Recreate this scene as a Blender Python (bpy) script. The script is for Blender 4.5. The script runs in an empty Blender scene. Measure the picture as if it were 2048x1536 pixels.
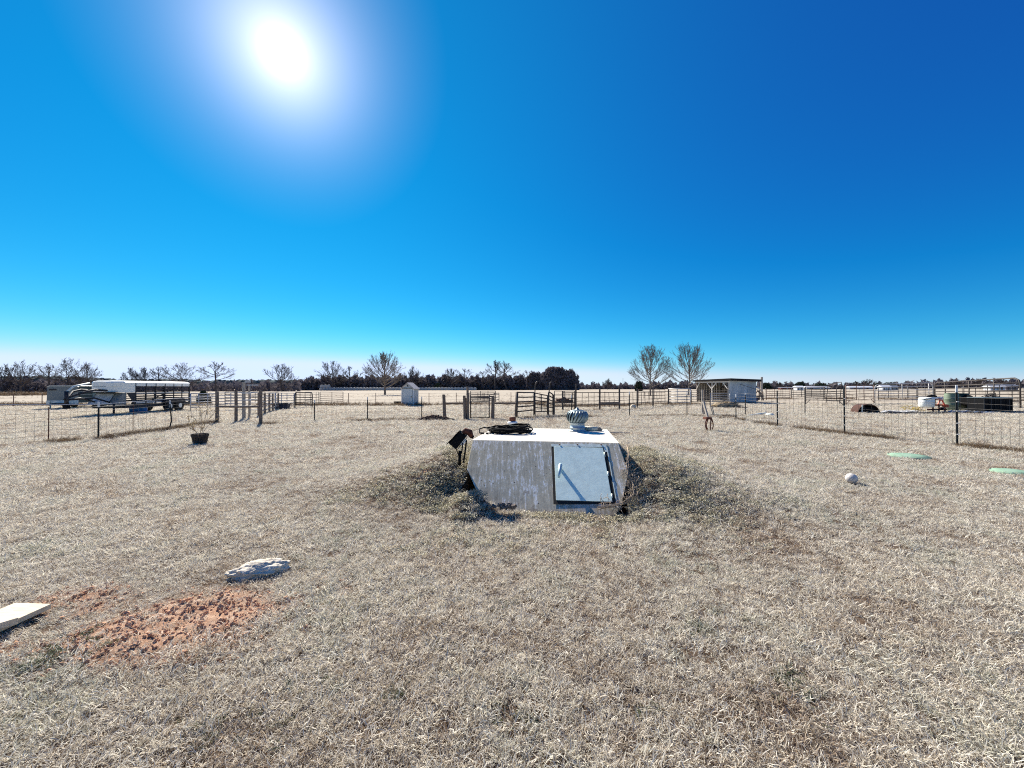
import bpy, math, random
import numpy as np
from mathutils import Vector, Matrix, Euler

R = math.radians
rnd = random.Random(7)
nrs = np.random.RandomState(7)
sc = bpy.context.scene
C = sc.collection

# ------------------------------------------------------------------ camera
FOC, EYE = 760.0, 1.6
cam_d = bpy.data.cameras.new('camera')
cam = bpy.data.objects.new('camera', cam_d)
C.objects.link(cam)
cam_d.sensor_width = 36.0
cam_d.lens = FOC / 2048 * 36
cam_d.clip_start = 0.05
cam_d.clip_end = 6000
cam_m = Matrix.Rotation(R(90.53), 3, 'X') @ Matrix.Rotation(R(-0.12), 3, 'Z')
cam.matrix_world = Matrix.Translation((0, 0, EYE)) @ cam_m.to_4x4()
sc.camera = cam
sc.render.resolution_x, sc.render.resolution_y = 1024, 768

def ray(px, py):
    return cam_m @ Vector(((px - 1024) / FOC, -(py - 768) / FOC, -1.0))

# ------------------------------------------------------------------ sky, sun, exposure
EXPO = 1.0
K = 2 ** EXPO
sun_dir = ray(565, 105).normalized()
sun_el = math.asin(sun_dir.z)
sun_az = math.atan2(sun_dir.x, sun_dir.y)
world = bpy.data.worlds.new('World')
sc.world = world
world.use_nodes = True
nt = world.node_tree
nt.nodes.clear()
def N(tree, typ, **kw):
    n = tree.nodes.new(typ)
    for k, v in kw.items(): setattr(n, k, v)
    return n
def math_n(tree, op, a, b=None, c=None):
    n = N(tree, 'ShaderNodeMath', operation=op)
    for i, v in enumerate((a, b, c)):
        if v is None: continue
        if isinstance(v, (int, float)): n.inputs[i].default_value = v
        else: tree.links.new(v, n.inputs[i])
    return n.outputs[0]
sky = N(nt, 'ShaderNodeTexSky', sky_type='NISHITA', sun_disc=False)
sky.sun_elevation = sun_el
sky.sun_rotation = sun_az
sky.dust_density = 0.0
sky.ozone_density = 10.0
sky.air_density = 1.0
sep = N(nt, 'ShaderNodeSeparateColor')
nt.links.new(sky.outputs[0], sep.inputs[0])
# deep saturated winter sky: the grading of the sky's own channels
r_in = math_n(nt, 'MULTIPLY', sep.outputs[0], 0.1)
r3 = math_n(nt, 'MULTIPLY', math_n(nt, 'POWER', r_in, 3.8), 13.5)
r_out = math_n(nt, 'ADD', r3, math_n(nt, 'MULTIPLY', r_in, 0.04))
g_out = math_n(nt, 'MULTIPLY', math_n(nt, 'POWER', math_n(nt, 'MULTIPLY', sep.outputs[1], 0.1), 1.27), 1.25)
b_out = math_n(nt, 'MULTIPLY', math_n(nt, 'POWER', math_n(nt, 'MULTIPLY', sep.outputs[2], 0.1), 0.78), 1.03)
# bright aureole round the sun
tc = N(nt, 'ShaderNodeTexCoord')
dt = N(nt, 'ShaderNodeVectorMath', operation='DOT_PRODUCT')
nt.links.new(tc.outputs['Generated'], dt.inputs[0])
dt.inputs[1].default_value = sun_dir
ang = math_n(nt, 'MULTIPLY', math_n(nt, 'ARCCOSINE', math_n(nt, 'MINIMUM', dt.outputs['Value'], 0.9999999)), 180 / math.pi)
aur = math_n(nt, 'MULTIPLY', math_n(nt, 'EXPONENT', math_n(nt, 'MULTIPLY', math_n(nt, 'POWER', math_n(nt, 'DIVIDE', ang, 4.7), 1.15), -1.0)), 1.5)
wide = math_n(nt, 'DIVIDE', ang, 38.0)
wide = math_n(nt, 'EXPONENT', math_n(nt, 'MULTIPLY', math_n(nt, 'MULTIPLY', wide, wide), -1.0))
g_out = math_n(nt, 'ADD', g_out, math_n(nt, 'MULTIPLY', wide, 0.13))
b_out = math_n(nt, 'ADD', b_out, math_n(nt, 'MULTIPLY', wide, 0.13))
q = math_n(nt, 'DIVIDE', ang, 1.5)
aur = math_n(nt, 'MAXIMUM', math_n(nt, 'SUBTRACT', aur, 0.018), 0.0)
core = math_n(nt, 'MULTIPLY', math_n(nt, 'EXPONENT', math_n(nt, 'MULTIPLY', math_n(nt, 'MULTIPLY', q, q), -1.0)), 0.5)
glow = math_n(nt, 'ADD', aur, core)
el_ = N(nt, 'ShaderNodeTexCoord'); sx_ = N(nt, 'ShaderNodeSeparateXYZ'); nt.links.new(el_.outputs['Generated'], sx_.inputs[0])
low = math_n(nt, 'EXPONENT', math_n(nt, 'MULTIPLY', math_n(nt, 'ABSOLUTE', sx_.outputs[2]), -14.0))
g_out = math_n(nt, 'SMOOTH_MIN', math_n(nt, 'ADD', g_out, math_n(nt, 'MULTIPLY', low, 0.20)), 0.90, 0.25)
b_out = math_n(nt, 'ADD', b_out, math_n(nt, 'MULTIPLY', low, 0.30))
r_out = math_n(nt, 'SMOOTH_MIN', math_n(nt, 'ADD', r_out, math_n(nt, 'MULTIPLY', low, 0.06)), math_n(nt, 'MULTIPLY', g_out, 0.82), 0.3)
r_out = math_n(nt, 'MAXIMUM', r_out, 0.006)
b_out = math_n(nt, 'MAXIMUM', b_out, math_n(nt, 'MULTIPLY', g_out, 1.06))
comb = N(nt, 'ShaderNodeCombineColor')
nt.links.new(math_n(nt, 'ADD', r_out, glow), comb.inputs[0])
nt.links.new(math_n(nt, 'ADD', g_out, math_n(nt, 'MULTIPLY', glow, 0.86)), comb.inputs[1])
nt.links.new(math_n(nt, 'ADD', b_out, math_n(nt, 'MULTIPLY', glow, 0.85)), comb.inputs[2])
bg = N(nt, 'ShaderNodeBackground')
bg.inputs[1].default_value = 1.0 / K
nt.links.new(comb.outputs[0], bg.inputs[0])
wo = N(nt, 'ShaderNodeOutputWorld')
nt.links.new(bg.outputs[0], wo.inputs[0])

sun_d = bpy.data.lights.new('sun', 'SUN')
sun_d.energy = 5.0
sun_d.angle = R(0.55)
sun_d.color = (1.0, 0.93, 0.82)
sun = bpy.data.objects.new('sun', sun_d)
C.objects.link(sun)
sun.rotation_euler = sun_dir.to_track_quat('Z', 'Y').to_euler()
sun.location = (0, 0, 30)
sc.view_settings.view_transform = 'Standard'
sc.view_settings.look = 'None'
sc.view_settings.gamma = 1
sc.view_settings.use_curve_mapping = False
sc.view_settings.exposure = EXPO
sc.cycles.max_bounces = 6
sc.cycles.diffuse_bounces = 3
sc.cycles.use_denoising = False
sc.cycles.filter_width = 1.1

# ------------------------------------------------------------------ terrain height
_tab = np.random.RandomState(3).rand(256, 256)
def vnoise(x, y):
    x = np.asarray(x, float); y = np.asarray(y, float)
    xi = np.floor(x).astype(int); yi = np.floor(y).astype(int)
    fx = x - xi; fy = y - yi
    fx = fx * fx * (3 - 2 * fx); fy = fy * fy * (3 - 2 * fy)
    a = _tab[xi % 256, yi % 256]; b = _tab[(xi + 1) % 256, yi % 256]
    c = _tab[xi % 256, (yi + 1) % 256]; d = _tab[(xi + 1) % 256, (yi + 1) % 256]
    return (a * (1 - fx) + b * fx) * (1 - fy) + (c * (1 - fx) + d * fx) * fy - 0.5
def fbm(x, y, o=3):
    s = 0; a = 1
    for i in range(o):
        s = s + a * vnoise(np.asarray(x) * 2 ** i + 17.3 * i, np.asarray(y) * 2 ** i + 9.1 * i); a *= 0.5
    return s
def sstep(a, b, x):
    t = np.clip((x - a) / (b - a), 0, 1)
    return t * t * (3 - 2 * t)

# shelter frame: u runs along its front, v into its depth
SH_TL = Vector((-0.622, 5.98, 0.770)); SH_TR = Vector((1.583, 5.65, 0.770)); SH_B = Vector((0.607, 4.80, 0.0))
su = (SH_TR - SH_TL).normalized()
sv = Vector((-su.y, su.x, 0)).normalized()
SHN = su.cross(SH_B - SH_TL).normalized()
if SHN.z < 0: SHN = -SHN
def sh_uv(x, y):
    dx = x - SH_TL.x; dy = y - SH_TL.y
    return dx * su.x + dy * su.y, dx * sv.x + dy * sv.y
SHW = (SH_TR - SH_TL).length
def gh(x, y):
    """terrain height: the earth mound banked against the shelter's sides, gentle lumps elsewhere"""
    x = np.asarray(x, float); y = np.asarray(y, float)
    u, v = sh_uv(x, y)
    out = np.maximum(np.maximum(-u, u - SHW), 0)
    side = np.exp(-(np.maximum(out - 0.2, 0) / 1.55) ** 1.9)
    back = 1 - sstep(1.9, 3.8, v)
    front = sstep(-1.35, 0.2, v + 0.12 * vnoise(x * 1.7, y * 1.7)) ** 1.15
    toe = sstep(-2.2, -0.4, v) * 0.10
    h = (0.46 * front + toe * np.minimum(out * 2, 1)) * side * back
    inside = (out < 0.001)
    h = np.where(inside & (v < 1.85), np.where(v < -1.0, h * 0.0, -0.12 + 0 * h), h)
    # shallow hollow beside the shelter's lower left corner
    h = h - 0.10 * np.exp(-(((u + 0.10) / 0.18) ** 2 + ((v + 0.68) / 0.22) ** 2))
    r = np.hypot(x, y)
    h = h + 0.03 * fbm(x * 0.55, y * 0.55) * sstep(0.5, 2, r)
    h = h + 0.012 * fbm(x * 3.1 + 5, y * 3.1, 2) * (1 - sstep(10, 20, r))
    # low red-dirt scrape
    h = h + dirt(x, y) * (0.03 + 0.03 * vnoise(x * 9, y * 9) + 0.022 * vnoise(x * 19, y * 19))
    h = np.where(inside & (v < 1.85) & (v > -0.98), np.minimum(h, -0.1), h)
    # crumbled soil lying on the lower left of the front
    h = np.maximum(h, -0.1 + 0.31 * np.exp(-((u - 0.22) / 0.33) ** 2 - ((v + 0.96) / np.where(v < -0.96, 0.5, 0.14)) ** 2) * (1 + 0.3 * vnoise(x * 14, y * 14)) * (v < -0.55))
    return h
def dirt(x, y):
    x = np.asarray(x, float); y = np.asarray(y, float)
    dx, dy = x + 2.22, y - 2.62
    ca, sa = math.cos(0.38), math.sin(0.38)
    a = (dx * ca + dy * sa) / 0.66; b = (-dx * sa + dy * ca) / 0.36
    d1 = np.exp(-(a * a + b * b) ** 1.3)
    dx, dy = x + 3.20, y - 2.82
    d2 = 0.50 * np.exp(-((dx / 0.42) ** 2 + (dy / 0.22) ** 2) ** 1.2)
    dx, dy = x + 3.05, y - 2.35
    d3 = 0.45 * np.exp(-((dx / 0.5) ** 2 + (dy / 0.13) ** 2) ** 1.2)
    d = np.maximum(np.maximum(d1, d2), d3)
    d = np.maximum(d, 0.8 * np.exp(-((x + 1.27) / 0.16) ** 2 - ((y - 5.62) / 0.12) ** 2))
    d = np.maximum(d, 0.5 * np.exp(-((x - 0.42) / 0.16) ** 2 - ((y - 4.35) / 0.08) ** 2))
    return np.clip(d * 1.25 + 0.55 * fbm(x * 4, y * 4) * (d > 0.05), 0, 1)
def gz(x, y): return float(gh(x, y))

def at(px, py, z=0.0):
    d = ray(px, py)
    t = (z - EYE) / d.z
    return Vector((d.x * t, d.y * t, z))
def pt(px, py, Y):
    d = ray(px, py)
    t = Y / d.y
    return Vector((d.x * t, Y, EYE + d.z * t))
def on_plane(px, py, p0, n):
    d = ray(px, py); o = Vector((0, 0, EYE))
    return o + d * ((p0 - o).dot(n) / d.dot(n))

# ------------------------------------------------------------------ materials
MATS = {}
def mat(name, col, rough=0.8, metal=0.0, var=0.25, scale=6.0, col2=None, bump=0.0, bscale=None, streak=None, trans=0.0, spec=0.3, coords='Object'):
    if name in MATS: return MATS[name]
    m = bpy.data.materials.new(name); m.use_nodes = True
    t = m.node_tree; b = t.nodes['Principled BSDF']
    tcn = N(t, 'ShaderNodeTexCoord')
    mp = N(t, 'ShaderNodeMapping')
    if coords == 'World':
        g = N(t, 'ShaderNodeNewGeometry'); t.links.new(g.outputs['Position'], mp.inputs[0])
    else: t.links.new(tcn.outputs[coords], mp.inputs[0])
    if streak: mp.inputs['Scale'].default_value = streak
    nz = N(t, 'ShaderNodeTexNoise'); nz.inputs['Scale'].default_value = scale; nz.inputs['Detail'].default_value = 6; nz.inputs['Roughness'].default_value = 0.65
    t.links.new(mp.outputs[0], nz.inputs['Vector'])
    rp = N(t, 'ShaderNodeValToRGB')
    c2 = col2 or tuple(c * (1 - var) for c in col)
    c1 = col if col2 else tuple(min(1, c * (1 + var)) for c in col)
    rp.color_ramp.elements[0].position = 0.32; rp.color_ramp.elements[1].position = 0.68
    rp.color_ramp.elements[0].color = (*c2, 1); rp.color_ramp.elements[1].color = (*c1, 1)
    t.links.new(nz.outputs[0], rp.inputs[0])
    t.links.new(rp.outputs[0], b.inputs['Base Color'])
    b.inputs['Roughness'].default_value = rough; b.inputs['Metallic'].default_value = metal
    b.inputs['Specular IOR Level'].default_value = spec
    if trans:
        tr = N(t, 'ShaderNodeBsdfTranslucent'); mx = N(t, 'ShaderNodeMixShader'); mx.inputs[0].default_value = trans
        t.links.new(rp.outputs[0], tr.inputs[0]); t.links.new(b.outputs[0], mx.inputs[1]); t.links.new(tr.outputs[0], mx.inputs[2])
        t.links.new(mx.outputs[0], t.nodes['Material Output'].inputs[0])
    if bump:
        bp = N(t, 'ShaderNodeBump'); bp.inputs['Strength'].default_value = 1.0; bp.inputs['Distance'].default_value = bump
        n2 = N(t, 'ShaderNodeTexNoise'); n2.inputs['Scale'].default_value = bscale or scale * 4; n2.inputs['Detail'].default_value = 8
        t.links.new(mp.outputs[0], n2.inputs['Vector']); t.links.new(n2.outputs[0], bp.inputs['Height']); t.links.new(bp.outputs[0], b.inputs['Normal'])
    MATS[name] = m
    return m

M_pipe = mat('dark_pipe', (0.065, 0.055, 0.05), 0.6, 0.2, 0.4, 5)
M_pipel = mat('galvanised_pipe', (0.50, 0.49, 0.48), 0.5, 0.3, 0.25, 5)
M_piper = mat('rusty_pipe', (0.17, 0.10, 0.075), 0.8, 0.0, 0.4, 7)
M_wire = mat('wire', (0.16, 0.15, 0.14), 0.6, 0.3, 0.3, 3)
M_tpost = mat('tpost_paint', (0.035, 0.04, 0.04), 0.6, 0.1, 0.3, 9)
M_white = mat('white_paint', (0.78, 0.78, 0.76), 0.5, 0, 0.08, 4)
M_wood = mat('weathered_wood', (0.20, 0.155, 0.12), 0.9, 0, 0.45, 6, streak=(6, 6, 0.8), bump=0.01)
M_woodg = mat('grey_wood', (0.36, 0.32, 0.27), 0.9, 0, 0.35, 6, streak=(6, 6, 0.8), bump=0.006)
M_lumber = mat('fresh_lumber', (0.72, 0.62, 0.46), 0.7, 0, 0.12, 5, col2=(0.55, 0.43, 0.28), streak=(1.2, 9, 9))
M_bark = mat('bark', (0.075, 0.06, 0.055), 0.95, 0, 0.35, 3)
M_barkl = mat('pale_bark', (0.17, 0.14, 0.115), 0.95, 0, 0.35, 3)
M_scrub = mat('scrub_twigs', (0.13, 0.115, 0.125), 0.95, 0, 0.4, 0.15, coords='World', trans=0.2)
M_far = mat('far_wood', (0.045, 0.075, 0.080), 1, 0, 0.35, 0.06, coords='World')  # blue cast of the distant air is mixed into this tree colour
M_ever = mat('evergreen', (0.030, 0.045, 0.022), 0.9, 0, 0.4, 2)
M_black = mat('black_plastic', (0.008, 0.008, 0.009), 0.75, 0, 0.3, 6, spec=0.1)
M_rubber = mat('rubber', (0.015, 0.015, 0.015), 0.85)
M_rust = mat('rust', (0.13, 0.045, 0.028), 0.9, 0, 0.5, 14, bump=0.002)
M_galv = mat('galvanised_sheet', (0.20, 0.26, 0.28), 0.42, 0.55, 0.25, 5)
M_tin = mat('roof_tin', (0.10, 0.085, 0.08), 0.7, 0.1, 0.5, 2)
M_bluewhite = mat('pale_sheet', (0.58, 0.62, 0.58), 0.6, 0.0, 0.12, 0.8, streak=(2, 2, 0.5))
M_trw = mat('trailer_white', (0.84, 0.84, 0.76), 0.4, 0, 0.05, 1.5)
M_trd = mat('trailer_dark', (0.03, 0.028, 0.032), 0.6, 0, 0.3, 3)
M_trg = mat('trailer_grey', (0.17, 0.19, 0.19), 0.45, 0.1, 0.15, 1)
M_bluep = mat('blue_plastic', (0.04, 0.20, 0.50), 0.4, 0, 0.2, 3)
M_orange = mat('orange_paint', (0.55, 0.09, 0.03), 0.5, 0, 0.25, 6)
M_green = mat('green_plastic', (0.16, 0.21, 0.14), 0.5, 0, 0.15, 4)
M_lid = mat('green_lid', (0.17, 0.31, 0.20), 0.7, 0, 0.15, 5, col2=(0.30, 0.42, 0.31))
M_ball = mat('faded_ball', (0.58, 0.54, 0.50), 0.6, 0, 0.3, 22)
M_rock = mat('limestone', (0.76, 0.69, 0.56), 0.95, 0, 0.3, 14, col2=(0.42, 0.36, 0.28), bump=0.012, bscale=30)
M_hay = mat('old_hay', (0.30, 0.235, 0.15), 1, 0, 0.45, 9, bump=0.03)
M_bale = mat('wrapped_bale', (0.42, 0.41, 0.38), 0.8, 0, 0.2, 3)
M_yellow = mat('yellow_rope', (0.55, 0.42, 0.12), 0.7)
M_dirtbr = mat('brown_soil', (0.13, 0.075, 0.05), 1, 0, 0.4, 8, bump=0.02)
M_red = mat('red_soil', (0.52, 0.30, 0.18), 1, 0, 0.3, 14, bump=0.01, coords='World')
M_leafdry = mat('dry_leaves', (0.42, 0.33, 0.18), 0.9, 0, 0.3, 5, trans=0.4)
M_stem = mat('dry_stems', (0.36, 0.28, 0.20), 0.9, 0, 0.3, 8)
M_tarp = mat('blue_tarp', (0.08, 0.12, 0.2), 0.5, 0, 0.4, 4)

# ------------------------------------------------------------------ mesh helpers
class MB:
    def __init__(s): s.v = []; s.f = []; s.mi = []
    def add(s, vs, fs):
        o = len(s.v); s.v += [tuple(p) for p in vs]; s.f += [tuple(i + o for i in f) for f in fs]; return s
    def box(s, c, size, rot=None):
        hx, hy, hz = size[0] / 2, size[1] / 2, size[2] / 2
        vs = [Vector((a * hx, b * hy, c_ * hz)) for a in (-1, 1) for b in (-1, 1) for c_ in (-1, 1)]
        if rot is not None: vs = [rot @ v for v in vs]
        c = Vector(c)
        return s.add([v + c for v in vs], [(0, 1, 3, 2), (4, 6, 7, 5), (0, 4, 5, 1), (2, 3, 7, 6), (0, 2, 6, 4), (1, 5, 7, 3)])
    def beam(s, a, b, w, h, up=(0, 0, 1)):
        a = Vector(a); b = Vector(b); d = b - a; L = d.length; d.normalize()
        up = Vector(up)
        if abs(d.dot(up)) > 0.95: up = Vector((0, 1, 0))
        x = d.cross(up).normalized(); z = x.cross(d).normalized()
        m = Matrix((x, d, z)).transposed()
        return s.box((a + b) / 2, (w, L, h), m)
    def tube(s, pts, r, n=6, cap=True):
        pts = [Vector(p) for p in pts]
        rs = r if isinstance(r, (list, tuple)) else [r] * len(pts)
        o = len(s.v); prev = None
        for i, p in enumerate(pts):
            d = (pts[min(i + 1, len(pts) - 1)] - pts[max(i - 1, 0)]).normalized()
            if prev is None:
                x = d.cross(Vector((0, 0, 1)) if abs(d.z) < 0.9 else Vector((0, 1, 0))).normalized()
            else: x = (prev - d * prev.dot(d)).normalized()
            prev = x; y = d.cross(x)
            for k in range(n):
                a = 2 * math.pi * k / n
                s.v.append(tuple(p + (x * math.cos(a) + y * math.sin(a)) * rs[i]))
        for i in range(len(pts) - 1):
            for k in range(n):
                a = o + i * n + k; b = o + i * n + (k + 1) % n
                s.f.append((a, b, b + n, a + n))
        if cap:
            s.f.append(tuple(o + k for k in range(n))[::-1]); e = o + (len(pts) - 1) * n
            s.f.append(tuple(e + k for k in range(n)))
        return s
    def lathe(s, prof, n=20, c=(0, 0, 0), cap=True, axis='Z'):
        o = len(s.v)
        for r, z in prof:
            for k in range(n):
                a = 2 * math.pi * k / n
                p = (r * math.cos(a), r * math.sin(a), z)
                if axis == 'Y': p = (p[0], p[2], p[1])
                if axis == 'X': p = (p[2], p[0], p[1])
                s.v.append((p[0] + c[0], p[1] + c[1], p[2] + c[2]))
        for i in range(len(prof) - 1):
            for k in range(n):
                a = o + i * n + k; b = o + i * n + (k + 1) % n
                s.f.append((a, b, b + n, a + n))
        if cap:
            s.f.append(tuple(o + k for k in range(n))[::-1]); e = o + (len(prof) - 1) * n
            s.f.append(tuple(e + k for k in range(n)))
        return s
    def prism(s, poly, d):
        """closed polygon (3-D points) pushed along vector d"""
        n = len(poly); d = Vector(d)
        vs = [Vector(p) for p in poly] + [Vector(p) + d for p in poly]
        fs = [tuple(range(n))[::-1], tuple(range(n, 2 * n))] + [(i, (i + 1) % n, n + (i + 1) % n, n + i) for i in range(n)]
        return s.add(vs, fs)
    def build(s, name, m, parent=None, world=False, smooth=False, origin=None, bevel=0, label=None, stuff=False):
        me = bpy.data.meshes.new(name)
        v = s.v
        if world and parent is not None:
            r = parent
            while r.parent: r = r.parent
            o = r.location; v = [(a - o.x, b - o.y, c - o.z) for a, b, c in v]
        if origin is not None: v = [(a - origin[0], b - origin[1], c - origin[2]) for a, b, c in v]
        me.from_pydata(v, [], s.f); me.materials.append(m)
        if smooth: me.polygons.foreach_set('use_smooth', [True] * len(me.polygons))
        me.update()
        import bmesh
        if len(s.f) < 20000:
            bm = bmesh.new(); bm.from_mesh(me); bmesh.ops.recalc_face_normals(bm, faces=bm.faces); bm.to_mesh(me); bm.free()
        ob = bpy.data.objects.new(name, me); C.objects.link(ob)
        if parent is not None: ob.parent = parent
        if origin is not None: ob.location = origin
        if bevel:
            b = ob.modifiers.new('bevel', 'BEVEL'); b.width = bevel; b.segments = 2; b.limit_method = 'ANGLE'
        if label: ob['label'] = label
        if stuff: ob['kind'] = 'stuff'
        return ob
def tag(o, label=None, cat=None, group=None, kind=None):
    if label: o['label'] = label
    if cat: o['category'] = cat
    if group: o['group'] = group
    if kind: o['kind'] = kind
    return o
def thing(name, label, cat, loc=(0, 0, 0), rotz=0, group=None):
    o = bpy.data.objects.new(name, None); C.objects.link(o)
    o.empty_display_size = 0.2
    o.location = loc; o.rotation_euler = (0, 0, rotz)
    return tag(o, label, cat, group)
def inst(name, me, parent=None, loc=(0, 0, 0), rot=(0, 0, 0), scale=(1, 1, 1)):
    o = bpy.data.objects.new(name, me); C.objects.link(o)
    if parent is not None: o.parent = parent
    o.location = loc; o.rotation_euler = rot; o.scale = scale
    return o
# ------------------------------------------------------------------ ground sheet
def make_ground():
    n = 480
    tx = np.linspace(-8.35, 8.35, n); X1 = 1.2 * np.sinh(tx)
    ty = np.linspace(-4.4, 8.35, n); Y1 = 3.6 + 1.2 * np.sinh(ty)
    X, Y = np.meshgrid(X1, Y1)
    Z = gh(X, Y)
    co = np.stack([X, Y, Z], -1).reshape(-1, 3)
    i = np.arange(n * n).reshape(n, n)
    f = np.stack([i[:-1, :-1], i[:-1, 1:], i[1:, 1:], i[1:, :-1]], -1).reshape(-1, 4)
    me = bpy.data.meshes.new('ground')
    me.vertices.add(len(co)); me.vertices.foreach_set('co', co.ravel())
    me.loops.add(f.size); me.loops.foreach_set('vertex_index', f.ravel().astype(np.int32))
    me.polygons.add(len(f)); me.polygons.foreach_set('loop_start', np.arange(0, f.size, 4, dtype=np.int32))
    me.polygons.foreach_set('loop_total', np.full(len(f), 4, dtype=np.int32))
    me.polygons.foreach_set('use_smooth', np.ones(len(f), dtype=bool))
    me.update()
    a = me.attributes.new('soil', 'FLOAT', 'POINT'); a.data.foreach_set('value', dirt(X, Y).ravel())
    ob = bpy.data.objects.new('ground', me); C.objects.link(ob); ob['kind'] = 'structure'
    m = bpy.data.materials.new('ground'); m.use_nodes = True; me.materials.append(m)
    t = m.node_tree; b = t.nodes['Principled BSDF']; b.inputs['Roughness'].default_value = 1; b.inputs['Specular IOR Level'].default_value = 0.1
    g = N(t, 'ShaderNodeNewGeometry')
    def noise(scale, detail=6, rough=0.7, sc3=(1, 1, 1)):
        mp = N(t, 'ShaderNodeMapping'); mp.inputs['Scale'].default_value = sc3; t.links.new(g.outputs['Position'], mp.inputs[0])
        z = N(t, 'ShaderNodeTexNoise'); z.inputs['Scale'].default_value = scale; z.inputs['Detail'].default_value = detail; z.inputs['Roughness'].default_value = rough
        t.links.new(mp.outputs[0], z.inputs['Vector']); return z.outputs[0]
    def ramp(src, *st):
        r = N(t, 'ShaderNodeValToRGB')
        while len(r.color_ramp.elements) < len(st): r.color_ramp.elements.new(0.5)
        for e, (p, c) in zip(r.color_ramp.elements, st): e.position = p; e.color = (*c, 1)
        t.links.new(src, r.inputs[0]); return r.outputs[0]
    def mix(f, a, bb):
        x = N(t, 'ShaderNodeMixRGB'); 
        for k, v in enumerate((f, a, bb)):
            if isinstance(v, (int, float)): x.inputs[k].default_value = v
            else: t.links.new(v, x.inputs[k])
        return x.outputs[0]
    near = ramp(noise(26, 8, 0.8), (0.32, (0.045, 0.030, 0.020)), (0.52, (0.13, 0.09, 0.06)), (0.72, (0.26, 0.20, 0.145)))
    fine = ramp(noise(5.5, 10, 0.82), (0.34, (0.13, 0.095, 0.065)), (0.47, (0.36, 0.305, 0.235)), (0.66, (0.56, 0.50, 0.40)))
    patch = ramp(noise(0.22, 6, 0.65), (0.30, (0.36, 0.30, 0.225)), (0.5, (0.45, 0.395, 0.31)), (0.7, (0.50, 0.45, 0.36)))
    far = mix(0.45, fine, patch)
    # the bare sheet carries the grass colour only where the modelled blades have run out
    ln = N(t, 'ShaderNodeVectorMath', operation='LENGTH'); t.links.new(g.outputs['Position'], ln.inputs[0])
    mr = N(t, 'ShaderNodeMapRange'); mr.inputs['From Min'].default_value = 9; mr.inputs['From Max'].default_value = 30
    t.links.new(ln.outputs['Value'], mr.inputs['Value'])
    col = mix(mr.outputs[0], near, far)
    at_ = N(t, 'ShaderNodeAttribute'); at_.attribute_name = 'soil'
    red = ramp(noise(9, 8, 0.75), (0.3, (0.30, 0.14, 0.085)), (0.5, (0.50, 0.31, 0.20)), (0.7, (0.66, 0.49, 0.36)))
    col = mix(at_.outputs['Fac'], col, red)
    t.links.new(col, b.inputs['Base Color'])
    bp = N(t, 'ShaderNodeBump'); bp.inputs['Strength'].default_value = 1; bp.inputs['Distance'].default_value = 0.05
    ad = math_n(t, 'ADD', math_n(t, 'MULTIPLY', noise(11, 10, 0.8), 0.6), noise(2.2, 4, 0.6))
    t.links.new(ad, bp.inputs['Height']); t.links.new(bp.outputs[0], b.inputs['Normal'])
    return ob
make_ground()

# ------------------------------------------------------------------ grass
def grass_mat(name, cols, trans=0.35, nscale=0.9):
    m = bpy.data.materials.new(name); m.use_nodes = True
    t = m.node_tree; b = t.nodes['Principled BSDF']; b.inputs['Roughness'].default_value = 0.55; b.inputs['Specular IOR Level'].default_value = 0.35
    g = N(t, 'ShaderNodeNewGeometry'); oi = N(t, 'ShaderNodeObjectInfo')
    z = N(t, 'ShaderNodeTexNoise'); z.inputs['Scale'].default_value = nscale; z.inputs['Detail'].default_value = 5; z.inputs['Roughness'].default_value = 0.6
    t.links.new(g.outputs['Position'], z.inputs['Vector'])
    f = math_n(t, 'ADD', math_n(t, 'MULTIPLY', z.outputs[0], 1.1), math_n(t, 'MULTIPLY', math_n(t, 'SUBTRACT', oi.outputs['Random'], 0.5), 0.42))
    f = math_n(t, 'SUBTRACT', f, 0.05)
    r = N(t, 'ShaderNodeValToRGB')
    while len(r.color_ramp.elements) < len(cols): r.color_ramp.elements.new(0.5)
    for e, (p, c) in zip(r.color_ramp.elements, cols): e.position = p; e.color = (*c, 1)
    t.links.new(f, r.inputs[0])
    ta = N(t, 'ShaderNodeAttribute'); ta.attribute_name = 'tone'
    tm = N(t, 'ShaderNodeMixRGB', blend_type='MULTIPLY'); tm.inputs[0].default_value = 1; t.links.new(r.outputs[0], tm.inputs[1])
    tr_ = N(t, 'ShaderNodeValToRGB'); tr_.color_ramp.elements[0].position = 0.1; tr_.color_ramp.elements[0].color = (0.20, 0.15, 0.11, 1); tr_.color_ramp.elements[1].position = 1.0; tr_.color_ramp.elements[1].color = (1, 1, 1, 1)
    t.links.new(ta.outputs['Fac'], tr_.inputs[0]); t.links.new(tr_.outputs[0], tm.inputs[2]); r = tm
    t.links.new(r.outputs[0], b.inputs['Base Color'])
    tr = N(t, 'ShaderNodeBsdfTranslucent'); mx = N(t, 'ShaderNodeMixShader'); mx.inputs[0].default_value = trans
    t.links.new(r.outputs[0], tr.inputs[0]); t.links.new(b.outputs[0], mx.inputs[1]); t.links.new(tr.outputs[0], mx.inputs[2])
    t.links.new(mx.outputs[0], t.nodes['Material Output'].inputs[0])
    return m
G_dry = grass_mat('dry_grass_blades', [(0.14, (0.34, 0.23, 0.15)), (0.30, (0.56, 0.475, 0.36)), (0.46, (0.84, 0.78, 0.66)), (0.62, (0.84, 0.79, 0.67)), (0.82, (0.50, 0.50, 0.38))])
G_green = grass_mat('ground_cover_leaves', [(0.25, (0.55, 0.46, 0.33)), (0.42, (0.46, 0.42, 0.28)), (0.60, (0.50, 0.48, 0.34)), (0.8, (0.62, 0.56, 0.44))], 0.3, 1.6)
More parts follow.
